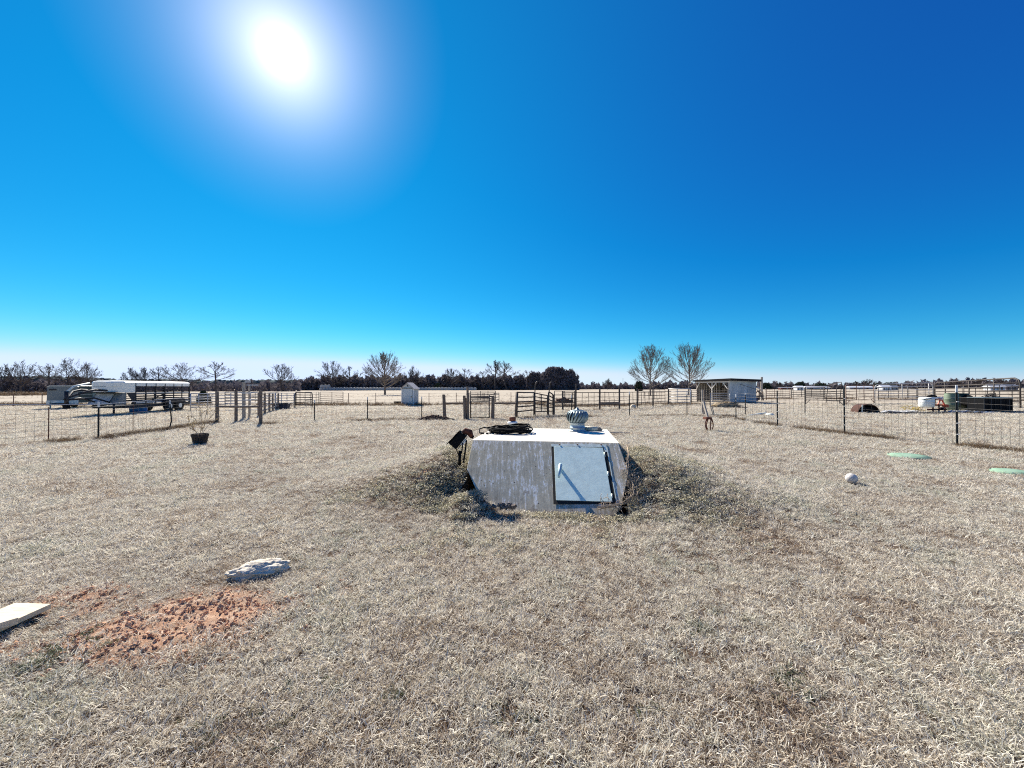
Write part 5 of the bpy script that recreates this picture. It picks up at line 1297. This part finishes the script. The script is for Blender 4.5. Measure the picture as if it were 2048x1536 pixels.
# ------------------------------------------------------------------ pump shed
def pump_shed():
    A = G(803, 811); Y = A.y; wl = pt(828.5, 811, Y).x - A.x; H = pt(803, 775, Y).z; pk = pt(816, 765, Y).z
    t = thing('pump_shed', 'small white gabled pump shed in the pasture', 'shed', (A.x, Y, 0), R(-12))
    w = wl * 1.04; D = 0.95; side = M_bluewhite
    body = mat('shed_siding', (0.50, 0.52, 0.50), 0.6, 0, 0.06, 1)
    MB().prism([(0, 0, 0), (w, 0, 0), (w, 0, H - 0.05), (w / 2, 0, pk - 0.08), (0, 0, H - 0.05)], (0, D, 0)).build('walls', body, t)
    ov = 0.10; th = 0.05
    for s in (0, 1):
        e = (-ov, H - 0.05 - ov * 0.7) if s == 0 else (w + ov, H - 0.05 - ov * 0.7)
        MB().prism([(w / 2, -ov, pk), (e[0], -ov, e[1]), (e[0], -ov, e[1] - th), (w / 2, -ov, pk - th)], (0, D + 2 * ov, 0)).build('roof_slope', mat('shed_roof', (0.5, 0.45, 0.42), 0.8, 0, 0.2, 6), t)
    d = MB().box((w * 0.48, -0.02, (H - 0.12) / 2 + 0.02), (w * 0.80, 0.04, H - 0.20)).build('door', mat('shed_door', (0.58, 0.62, 0.60), 0.6, 0, 0.06), t)
    MB().box((w * 0.82, -0.05, H * 0.48), (0.04, 0.04, 0.12)).build('handle', M_trd, d)
    MB().box((w * 0.48, -0.022, H - 0.06), (w * 0.86, 0.05, 0.035)).build('door_head', M_trd, t)
    for x in (0.03, w - 0.03): MB().box((x, -0.012, H / 2 - 0.02), (0.06, 0.03, H - 0.04)).build('corner_trim', M_white, t)
    MB().prism([(w / 2 - 0.08, -0.01, H + 0.08), (w / 2 + 0.08, -0.01, H + 0.08), (w / 2 + 0.05, -0.01, H + 0.22), (w / 2 - 0.05, -0.01, H + 0.22)], (0, 0.02, 0)).build('gable_vent', M_trd, t)
    c = G(795, 810); b = thing('stock_tank', 'black open stock tank beside the white pump shed', 'trough', tuple(c))
    MB().lathe([(0.27, 0), (0.33, 0.32), (0.35, 0.33), (0.33, 0.34), (0.30, 0.30), (0.25, 0.1)], 20, cap=False).build('tank_wall', M_black, b, smooth=True); MB().lathe([(0.29, 0.2), (0.001, 0.2)], 20, cap=False).build('water', mat('tank_water', (0.02, 0.03, 0.04), 0.1, 0, 0), b)
pump_shed()

# ------------------------------------------------------------------ loafing shed
def loafing_shed():
    C0 = Vector((22.04, 38.5, 0)); Bk = Vector((20.76, 42.75, 0)); Rt = Vector((25.45, 39.6, 0))
    f = (Bk - C0); w = (Rt - C0); d4 = Bk + w; H = 2.42
    t = thing('livestock_shed', 'open fronted livestock shed with pale tin side and white wooden posts', 'shed', tuple(C0))
    P = lambda a, b, z: C0 + f * a + w * b + Vector((0, 0, z))
    # pale tin side: individual sheets
    n = 6
    for k in range(n):
        MB().prism([P(0, k / n, 0.05) , P(0, (k + 1) / n - 0.006, 0.05), P(0, (k + 1) / n - 0.006, H - 0.12 - 0.05 * k / n), P(0, k / n, H - 0.12 - 0.05 * k / n)], f.normalized() * (0.02 + 0.008 * (k % 2))).build('tin_sheet', mat('shed_tin', (0.42, 0.47, 0.50), 0.6, 0.1, 0.25, 0.8, streak=(2, 2, 0.4)), t, world=True)
    n = 16
    for k in range(n):   # back boards
        a = k / n; MB().prism([P(a, 0.97, 0.05), P(a + 1 / n - 0.006 * rnd.random(), 0.97, 0.05), P(a + 1 / n - 0.012, 0.97, H - 0.2), P(a, 0.97, H - 0.2)], w.normalized() * (0.02 + 0.01 * (k % 2))).build('board', M_wood, t, world=True)
    n = 10
    for k in range(n): MB().prism([P(1, k / n, 0.05), P(1, (k + 1) / n - 0.008, 0.05), P(1, (k + 1) / n - 0.008, H - 0.2), P(1, k / n, H - 0.2)], f.normalized() * -0.02).build('board', M_woodg, t, world=True)
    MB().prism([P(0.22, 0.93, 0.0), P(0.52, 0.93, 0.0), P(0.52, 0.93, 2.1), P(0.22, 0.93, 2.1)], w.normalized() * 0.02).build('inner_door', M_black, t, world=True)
    pw = mat('pale_post', (0.62, 0.58, 0.52), 0.8, 0, 0.2, 5)
    for a in (0.02, 0.5, 0.98): MB().beam(P(a, 0, -0.05), P(a, 0, H - 0.2), 0.10, 0.10).build('post', pw if a < 0.9 else M_wood, t, world=True)
    MB().beam(P(0.04, 0, 0), P(0.04, 0.0, H - 0.2), 0.14, 0.14).build('corner_post', M_trd, t, world=True)
    MB().beam(P(-0.02, -0.02, H - 0.28), P(1.02, -0.02, H - 0.28), 0.06, 0.13).build('header', pw, t, world=True)
    for a, b in ((0.5, 0.35), (0.5, 0.65), (0.98, 0.88), (0.04, 0.17)): MB().beam(P(a, -0.02, H - 1.0), P(b, -0.02, H - 0.32), 0.06, 0.08).build('knee_brace', pw, t, world=True)
    MB().prism([P(-0.09, -0.07, H - 0.16), P(1.08, -0.07, H - 0.20), P(1.08, -0.07, H - 0.03), P(-0.09, -0.07, H + 0.06)], w * 1.14 + Vector((0, 0, -0.10))).build('roof', mat('shed_roofing', (0.03, 0.028, 0.028), 1.0, 0, 0.3, 1, spec=0.0), t, world=True)
    for k in range(5): MB().beam(P(0.0, -0.01, 0.35 + 0.22 * k), P(1.0, -0.01, 0.35 + 0.22 * k), 0.03, 0.05).build('front_rail', M_pipe, t, world=True)
    MB().tube([P(-0.03, 0.35, 1.9), P(-0.16, 0.95, 1.2)], 0.02, 6).build('leaning_rod', M_pipe, t, world=True)
loafing_shed()
c = G(1500, 802); o = thing('blue_trough', 'blue plastic trough against the tin side of the shed', 'trough', (c.x - 0.6, c.y - 1.2, 0), 0.3)
MB().prism([(-1.0, 0, 0), (1.0, 0, 0), (1.15, 0, 0.42), (-1.15, 0, 0.42)], (0, 0.6, 0)).build('trough_body', mat('deep_blue', (0.02, 0.06, 0.22), 0.4), o, bevel=0.02); MB().box((0, -0.02, 0.42), (2.35, 0.05, 0.05)).build('rim', M_black, o)
# tall post and bent pipe by the shed
m, b, tp = wpost(None, 1523.5, 754, 801, 0.24)
o = m.build('tall_post', M_woodg, None, origin=tuple(b)); tag(o, 'tall lone wooden post standing right of the shed', 'post')
c = G(1508, 803); t = thing('bent_pipe_frame', 'bent pipe frame arching down beside the shed and tall post', 'frame', tuple(c))
P = lambda px, py, d=0: pt(px, py, c.y + d)
MB().tube([P(1497, 804), P(1502, 788), P(1506, 779), P(1511, 775), P(1517, 776), P(1521, 780)], 0.07, 8).build('arched_pipe', M_pipel, t, world=True, smooth=True)
MB().tube([P(1506, 802, .4), P(1510, 790, .4), P(1515, 781, .4), P(1521, 789, .4), P(1527, 800, .4)], 0.06, 8).build('rear_arch', M_wood, t, world=True, smooth=True)
for x0, y0, x1, y1 in ((1514, 781, 1526, 790), (1519, 780, 1518, 800), (1525, 783, 1526, 801), (1512, 793, 1527, 792)): MB().beam(P(x0, y0, .5), P(x1, y1, .5), 0.1, 0.14).build('strut', M_wood, t, world=True)
# hay heap with old panels leaning
c = G(1450, 815)
hs = random.Random(8)
m = MB()
for k in range(2600):
    a = hs.uniform(0, 6.28); q = math.sqrt(hs.random()); x = q * 1.15 * math.cos(a); y = q * 0.7 * math.sin(a); z = 0.50 * max(0, 1 - q ** 1.6) * (0.8 + 0.3 * math.sin(4 * x)) * hs.random() ** 0.35
    e = Euler((hs.uniform(-.6, .6), hs.uniform(-.6, .6), hs.random() * 6)).to_matrix(); s = hs.uniform(0.06, 0.16)
    m.add([Vector((x, y, z)) + e @ Vector(v) for v in ((-s, -0.012, 0), (s, -0.006, 0.01), (s * 0.8, 0.012, 0.02), (-s, 0.010, 0))], [(0, 1, 2, 3)])
o = m.build('hay_heap', M_hay, None, stuff=True); o.location = c; tag(o, 'loose heap of old hay in front of the shed', 'hay')
o = blob('hay_core', (c.x, c.y, 0.0), (1.0, 0.6, 0.42), M_hay, 9, 4, 0.35, 0.1, 0, 'matted core of the old hay heap in front of the shed', 'hay'); 
for k, (x0, y0, x1, y1) in enumerate(((1462, 811, 1499, 816), (1458, 807, 1488, 812), (1462, 814, 1492, 815.5))):
    a = pt(x0, y0, c.y - 0.5 + 0.15 * k); b = pt(x1, y1, c.y - 0.9 + 0.2 * k)
    o = MB().beam(a, b, 0.09, 0.05).build('old_plank', M_wood, None, origin=tuple((a + b) / 2)); tag(o, ('long dark plank leaning lowest on the hay heap', 'dark plank highest on the hay heap', 'dark plank between the other two on the hay heap')[k], 'plank', 'planks on the hay heap')
# dirt pile by post
c = G(870, 840)
m = MB()
for k in range(700):
    a = hs.uniform(0, 6.28); q = math.sqrt(hs.random()); x = q * 0.95 * math.cos(a); y = q * 0.4 * math.sin(a); z = 0.24 * max(0, 1 - q ** 1.5) * hs.random() ** 0.4
    e = Euler((hs.random() * 6, hs.random() * 6, hs.random() * 6)).to_matrix(); s = hs.uniform(0.02, 0.06)
    m.add([Vector((x, y, z)) + e @ (Vector(v) * s) for v in ico], icf)
o = m.build('dirt_pile', M_dirtbr, None, stuff=True); o.location = c; tag(o, 'low pile of red brown dirt at the foot of the wooden post left of the gate', 'dirt pile')
c = G(1127, 806); o = blob('brush_pile', (c.x, c.y, 0.1), (0.9, 0.5, 0.35), M_dirtbr, 5, 4, 0.6, 0.1, 0.2, 'brown heap behind the corral rails left of the ventilator', 'heap')
c = G(1266, 816); o = blob('white_rock', (c.x, c.y, 0.08), (0.22, 0.2, 0.2), M_rock, 6, 3, 0.2, 0.4, 0, 'rounded pale rock beside a dark corral post', 'rock')

# ------------------------------------------------------------------ potted plant
def potted():
    c = G(400, 887); k = c.y / FOC
    t = thing('planter_tub', 'dark wooden tub with a straggly dry shrub on the lawn', 'planter', tuple(c), 0.1)
    r0, r1, h = 10.5 * k, 15 * k, 20.5 * k; n = 16
    dw = mat('tub_wood', (0.045, 0.034, 0.028), 0.8, 0, 0.5, 8, streak=(8, 8, 1))
    for i in range(n):
        a0 = 2 * math.pi * (i + 0.04) / n; a1 = 2 * math.pi * (i + 0.96) / n
        P = lambda r, a, z: (r * math.cos(a), r * math.sin(a), z)
        m = MB(); m.add([P(r0, a0, 0), P(r0, a1, 0), P(r1, a1, h), P(r1, a0, h), P(r0 - .018, a0, 0), P(r0 - .018, a1, 0), P(r1 - .018, a1, h), P(r1 - .018, a0, h)], [(0, 1, 2, 3), (4, 7, 6, 5), (0, 4, 5, 1), (3, 2, 6, 7), (0, 3, 7, 4), (1, 5, 6, 2)]); m.build('stave', dw, t)
    for z, in ((0.25,), (0.78,)):
        r = r0 + (r1 - r0) * z; MB().lathe([(r + .002, h * z), (r + .006, h * z), (r + .009, h * z + .03), (r + .004, h * z + .03)], 24, cap=False).build('hoop', M_trd, t)
    MB().lathe([(r1 - .02, h * 0.85), (0.001, h * 0.9)], 20, cap=False).build('potting_soil', M_dirtbr, t)
    s = []; lv = []; r = random.Random(21)
    def br(p, d, L, rad, lev):
        for j in range(3):
            q = p + d * L / 3; s.append((p, q, rad, rad * 0.8)); p = q; rad *= 0.85
            d = (d + Vector((r.uniform(-.25, .25), r.uniform(-.25, .25), r.uniform(-.1, .2)))).normalized()
            if lev > 0 or j == 2:
                for _ in range(2): lv.append(p + Vector((r.uniform(-.03, .03), r.uniform(-.03, .03), r.uniform(-.02, .02))))
            if lev < 2 and r.random() < 0.85:
                a = r.uniform(0, 6.28); br(p, (d + Vector((math.cos(a), math.sin(a), r.uniform(-0.1, 0.6))) * 0.8).normalized(), L * 0.5, rad * 0.6, lev + 1)
    H = 62 * k
    for a, L in ((0.1, 1.0), (2.0, 0.85), (3.9, 0.55), (5.2, 0.5), (3.0, 0.45), (0.8, 0.6)):
        br(Vector((0.03 * math.cos(a), 0.03 * math.sin(a), h * 0.85)), Vector((math.cos(a) * (1.25 - L), math.sin(a) * 0.4, 1)).normalized(), H * L * 0.85, 0.007, 0)
    inst('stems', segs_mesh('stems', s, M_stem, 4, 0.0045), t)
    m = MB()
    for p in lv:
        e = Euler((r.uniform(-1, 1), r.uniform(-1, 1), r.random() * 6)).to_matrix(); z = r.uniform(0.018, 0.034)
        m.add([p + e @ Vector(v) for v in ((-z, 0, 0), (0, z * .35, .003), (z, 0, 0), (0, -z * .35, .003))], [(0, 1, 2, 3)])
    m.build('foliage', M_leafdry, t, stuff=True)
potted()

# ------------------------------------------------------------------ rusty stand with planks
def stand():
    c = G(1417, 862); Y = c.y
    P = lambda px, py, d=0: pt(px, py, Y + d)
    t = thing('rusty_stand', 'rusty stand on four bowed legs on the lawn near the shed', 'stand', tuple(c))
    legs = [((1414, 837), (1410.5, 846), (1411, 853), (1414.5, 862), -.12), ((1416, 838), (1413, 847), (1413.5, 855), (1416.5, 860), .12), ((1422, 838), (1421.5, 848), (1421, 855), (1420, 862), -.12), ((1423, 837), (1426, 846), (1426.5, 852), (1424, 861), .1)]
    for a, b, c_, d, o in legs: MB().tube([P(*a, o * 0.4), P(*b, o), P(*c_, o), P(*d, o * 0.8)], [0.022, 0.018, 0.018, 0.02], 8).build('leg', M_rust, t, world=True, smooth=True)
    MB().prism([P(1413, 834.5, -.14), P(1424, 834.5, -.14), P(1424, 839, -.14), P(1413, 839, -.14)], (0, 0.28, 0)).build('top_block', M_rust, t, world=True, bevel=0.01)
    a = P(1415.5, 836); b = P(1406.5, 803, 0.3)
    o = MB().beam(a, b, 0.05, 0.09).build('leaning_plank', M_woodg, None, origin=tuple((a + b) / 2)); tag(o, 'pale plank leaning up from the rusty stand', 'plank')
    c2 = G(1407, 830); m = MB(); a = c2; b = pt(1406, 779.5, c2.y)
    o = m.beam(a - Vector((0.05, 0, .05)), b - Vector((0.05, 0, 0)), 0.10, 0.05).build('white_post', M_woodg, None, origin=tuple(a)); tag(o, 'upright pale board post standing behind the rusty stand', 'post')
    o = MB().beam(a + Vector((0.08, 0.03, -.05)), b + Vector((0.08, 0.03, 0)), 0.09, 0.05).build('dark_post', M_wood, None, origin=tuple(a)); tag(o, 'darker board standing tight against the pale board post', 'post')
    for k, (x0, y0, x1, y1) in enumerate(((1420, 808, 1426, 831), (1424.5, 812, 1428.5, 831))):
        b = G(x1, y1); a = pt(x0, y0, b.y); o = MB().beam(a, b, 0.04, 0.03).build('thin_stake', M_woodg, None, origin=tuple(b)); tag(o, ('thin leaning stake right of the board post, the taller', 'thin leaning stake right of the board post, the shorter')[k], 'stake', 'thin leaning stakes')
stand()

# ------------------------------------------------------------------ clutter at the right corral
def half_tank():
    c = G(1738, 827); k = c.y / FOC; t = thing('half_tank', 'rusty black half round steel tank lying in the right corral', 'tank', tuple(c), -0.25)
    rad = 18.5 * k; D = 0.75; n = 16
    arc = [(rad * math.cos(math.pi * i / n), 0, rad * 1.02 * math.sin(math.pi * i / n)) for i in range(n + 1)]; arc2 = [(x * 0.965, 0, z * 0.965) for x, y, z in arc]
    m = MB(); V = arc + [(x, D, z) for x, y, z in arc] + arc2 + [(x, D, z) for x, y, z in arc2]; N1 = n + 1
    m.add(V, [(i, i + 1, N1 + i + 1, N1 + i) for i in range(n)] + [(2 * N1 + i, 3 * N1 + i, 3 * N1 + i + 1, 2 * N1 + i + 1) for i in range(n)] + [(i, 2 * N1 + i, 2 * N1 + i + 1, i + 1) for i in range(n)]); m.build('shell', mat('tank_rust', (0.075, 0.035, 0.025), 0.9, 0, 0.5, 6), t)
    MB().prism([(x * 0.96, D - 0.03, z * 0.96) for x, y, z in arc], (0, 0.02, 0)).build('end_plate', M_black, t)
    MB().box((0.06, 0.25, rad * 0.33), (rad * 1.3, 0.3, rad * 0.66)).build('black_insert', M_black, t, bevel=0.02)
    MB().beam((-rad * 0.66, -0.02, 0.02), (-rad * 0.60, -0.02, rad * 0.95), 0.05, 0.04).build('pale_strap', M_bluewhite, t)
half_tank()
def sprayer():
    c = G(1866, 824); k = c.y / FOC; Y = c.y
    t = thing('field_sprayer', 'white sprayer tank on an orange three point frame', 'sprayer', tuple(c))
    P = lambda px, py, d=0: pt(px, py, Y + d)
    L = P(1842, 815); Rr = P(1864, 815); w = Rr.x - L.x
    zb, zt = P(1850, 815).z, P(1850, 794.5).z; h = zt - zb
    MB().lathe([(w * 0.40, zb), (w * 0.50, zb + h * 0.12), (w * 0.53, zb + h * 0.70), (w * 0.50, zb + h * 0.76), (w * 0.54, zb + h * 0.80), (w * 0.50, zb + h * 0.93), (w * 0.25, zb + h)], 24, ((L.x + Rr.x) / 2, Y, 0)).build('tank', M_trw, t, world=True, smooth=True)
    MB().tube([P(1853, 797), P(1866, 796), P(1880, 797), P(1884, 796)], 0.09, 8).build('tank_shoulder', M_trw, t, world=True, smooth=True)
    MB().tube([P(1855, 793), P(1864, 791.5), P(1872, 793)], 0.07, 8).build('lid', M_black, t, world=True, smooth=True)
    MB().tube([P(1848, 799, -.3), P(1862, 797, -.34), P(1876, 800, -.2)], 0.02, 6).build('hose', M_black, t, world=True, smooth=True)
    MB().beam(P(1864, 810, -.1), P(1892, 810, -.1), 0.12, 0.10).build('upper_beam', M_orange, t, world=True)
    MB().beam(P(1856, 819, -.15), P(1892, 819, -.15), 0.10, 0.09).build('lower_beam', M_rust, t, world=True)
    MB().beam(P(1882, 797, -.1), P(1875, 811, -.1), 0.05, 0.06).build('mast_leg', M_orange, t, world=True); MB().beam(P(1882, 797, -.1), P(1890, 811, -.1), 0.05, 0.06).build('mast_leg', M_orange, t, world=True)
    MB().box(P(1881, 798, -.14), (0.14, 0.1, 0.16)).build('mast_head', mat('pinkish_paint', (0.6, 0.35, 0.33), 0.6), t, world=True, bevel=0.01)
    for x in (1866, 1878, 1890): MB().beam(P(x, 809, -.2), P(x, 824, -.2), 0.05, 0.06).build('frame_leg', M_rust, t, world=True)
    MB().box(P(1891, 812, -.25), (0.2, 0.2, 0.2)).build('hitch_plate', M_orange, t, world=True, bevel=0.01)
    MB().lathe([(0.05, -0.06), (0.1, -0.05), (0.1, 0.05), (0.05, 0.06)], 16, tuple(P(1884, 817, -.2)), axis='Y').build('pump', M_black, t, world=True)
sprayer()
def barrels():
    c = G(1905, 821); k = c.y / FOC
    def drum(label, px, y0, y1, wpx, mt, Yo=0, name='barrel'):
        b = pt(px, y1, c.y + Yo); h = pt(px, y0, c.y + Yo).z; r = wpx / 2 * k; z = max(0.0, b.z)
        t = thing(name, label, 'barrel', (b.x, c.y + Yo, 0), 0, 'barrels in the right corral')
        MB().lathe([(r * 0.9, 0), (r, 0.05), (r * 1.0, h * 0.31), (r * 1.05, h * 0.34), (r, h * 0.37), (r, h * 0.64), (r * 1.05, h * 0.67), (r, h * 0.7), (r * 0.98, h - 0.06), (r * 0.93, h)], 24).build('drum_wall', mt, t, smooth=True)
        MB().lathe([(r * 0.95, h - 0.01), (r * 0.99, h + 0.02), (r * 0.95, h + 0.03)], 24).build('rim', mt, t)
    drum('sage green plastic barrel right of the sprayer', 1903, 787, 820, 20, M_green)
    drum('dark green barrel close behind the tall white tipped post', 1921, 787.5, 821, 24, mat('dark_green', (0.03, 0.045, 0.03), 0.5), 0.4)
    t = thing('leaning_drum', 'black drum lying tilted right of the dark green barrel', 'barrel', tuple(G(1938, 821)), 0.3)
    MB().tube([(-0.3, 0, 0.72), (0.45, 0.1, 0.38)], 0.36, 18).build('drum_wall', M_black, t, smooth=False); MB().tube([(0.42, 0.09, 0.40), (0.48, 0.1, 0.37)], 0.38, 18).build('rim', M_rubber, t)
    c2 = G(1955, 820); t = thing('grey_box', 'grey plastic box on legs behind the black crate', 'box', tuple(c2))
    MB().box((0, 0.3, 0.62), (0.75, 0.4, 0.42)).build('box_body', mat('greyblue', (0.16, 0.21, 0.23), 0.6), t, bevel=0.01); MB().box((0, 0.3, 0.86), (0.85, 0.5, 0.05)).build('box_lid', M_bluewhite, t)
    for x in (-0.3, 0.3): MB().beam((x, 0.3, 0), (x * 0.8, 0.3, 0.42), 0.05, 0.05).build('leg', M_wood, t)
    c3 = G(1996, 825); k3 = c3.y / FOC; w = 58 * k3; h = pt(1996, 796, c3.y).z; t = thing('black_crate', 'large black rectangular crate at the right edge', 'crate', tuple(c3))
    MB().box((0, 0.4, h / 2), (w, 0.8, h)).build('crate_body', M_black, t, bevel=0.02)
    for x in np.linspace(-0.5, 0.5, 6): MB().box((x * (w - 0.04), -0.012, h / 2), (0.035, 0.03, h)).build('crate_rib', M_rubber, t)
    MB().box((0, 0.4, h + 0.015), (w + 0.06, 0.86, 0.05)).build('crate_lid', M_galv, t)
    t = thing('junk_wire', 'tangle of dark scrap on top of the black crate', 'scrap', (c3.x + 0.05, c3.y + 0.4, h + 0.03)); m = MB()
    for q in range(18):
        m.tube([(rnd.uniform(-.5, .45), rnd.uniform(-.2, .2), 0.02), (rnd.uniform(-.2, .2), rnd.uniform(-.2, .2), rnd.uniform(.12, .3)), (rnd.uniform(-.45, .5), rnd.uniform(-.2, .2), 0.04)], 0.015, 5)
    m.build('scrap_rods', M_pipe, t, stuff=True)
barrels()
def tarp(label, pts, mt, seed, name='tarp', z=0.03):
    r = random.Random(seed); P = [G(*p) for p in pts]; n = 18
    a, b = P[0], P[1]; w = (P[2] - P[1]); m = MB(); V = []
    for i in range(n + 1):
        for j in range(5):
            p = a.lerp(b, i / n) + w * (j / 4) * (0.8 + 0.4 * r.random()); V.append((p.x, p.y, p.z + z + 0.05 * math.sin(i * 1.7 + j) ** 2 + 0.03 * r.random() if 0 < j < 4 else p.z + 0.015 + 0.03 * r.random()))
    m.add(V, [(i * 5 + j, i * 5 + j + 1, (i + 1) * 5 + j + 1, (i + 1) * 5 + j) for i in range(n) for j in range(4)])
    c = a.lerp(b, 0.5); o = m.build(name, mt, None, origin=tuple(c)); s = o.modifiers.new('thick', 'SOLIDIFY'); s.thickness = 0.01; tag(o, label, 'tarp')
tarp('white plastic sheeting lying between the half tank and the rope', [(1760, 826.5), (1832, 826), (1836, 822.5)], mat('white_sheet', (0.7, 0.7, 0.68), 0.6), 2)
tarp('black liner strip in front of the sprayer and barrels', [(1756, 829), (1960, 828.5), (1962, 825.5)], M_black, 3)
tarp('blue plastic sheet on the ground in front of the black crate', [(1893, 827.5), (1990, 827), (1988, 822.5)], M_tarp, 4)
tarp('black sheet running off to the right of the black crate', [(2022, 826), (2100, 824), (2102, 822)], M_black, 5)
c = G(1838, 822); m = MB(); r = random.Random(13)
for q in range(7):
    p = Vector((r.uniform(-1.2, -.2), r.uniform(-.3, .3), 0.2)); pts = [p]
    for j in range(9): p = p + Vector((r.uniform(-.05, .28), r.uniform(-.12, .12), r.uniform(-.16, .13))); p.z = min(max(p.z, 0.03), 0.35); pts.append(p)
    m.tube(pts, 0.016, 5)
o = m.build('yellow_rope', M_yellow, None, smooth=True); o.location = c; tag(o, 'tangled yellow rope lying left of the sprayer', 'rope')
c = G(1523, 832)
for k, (x0, y0, x1, y1, lb) in enumerate(((1497, 833.5, 1532, 828, 'long white plastic pipe lying behind the right yard fence'), (1533, 831.5, 1546, 832.5, 'short white piece lying right of the long white pipe'))):
    a, b = G(x0, y0), G(x1, y1); o = MB().tube([a + Vector((0, 0, .05)), a.lerp(b, .5) + Vector((0, 0.05, .05)), b + Vector((0, 0, .05))], 0.05 if k == 0 else 0.09, 8).build('white_pipe', mat('white_pvc', (0.72, 0.78, 0.72), 0.6), None, origin=tuple(a.lerp(b, .5)), smooth=True); tag(o, lb, 'pipe', 'white pipes on the ground')
a, b = G(1215, 868), G(1260, 869); o = MB().tube([a + Vector((0, 0, .06)), b + Vector((0, 0, .06))], 0.018, 6).build('stick', M_woodg, None, origin=tuple(a.lerp(b, .5))); tag(o, 'thin stick lying on the grass behind the right end of the shelter', 'stick')
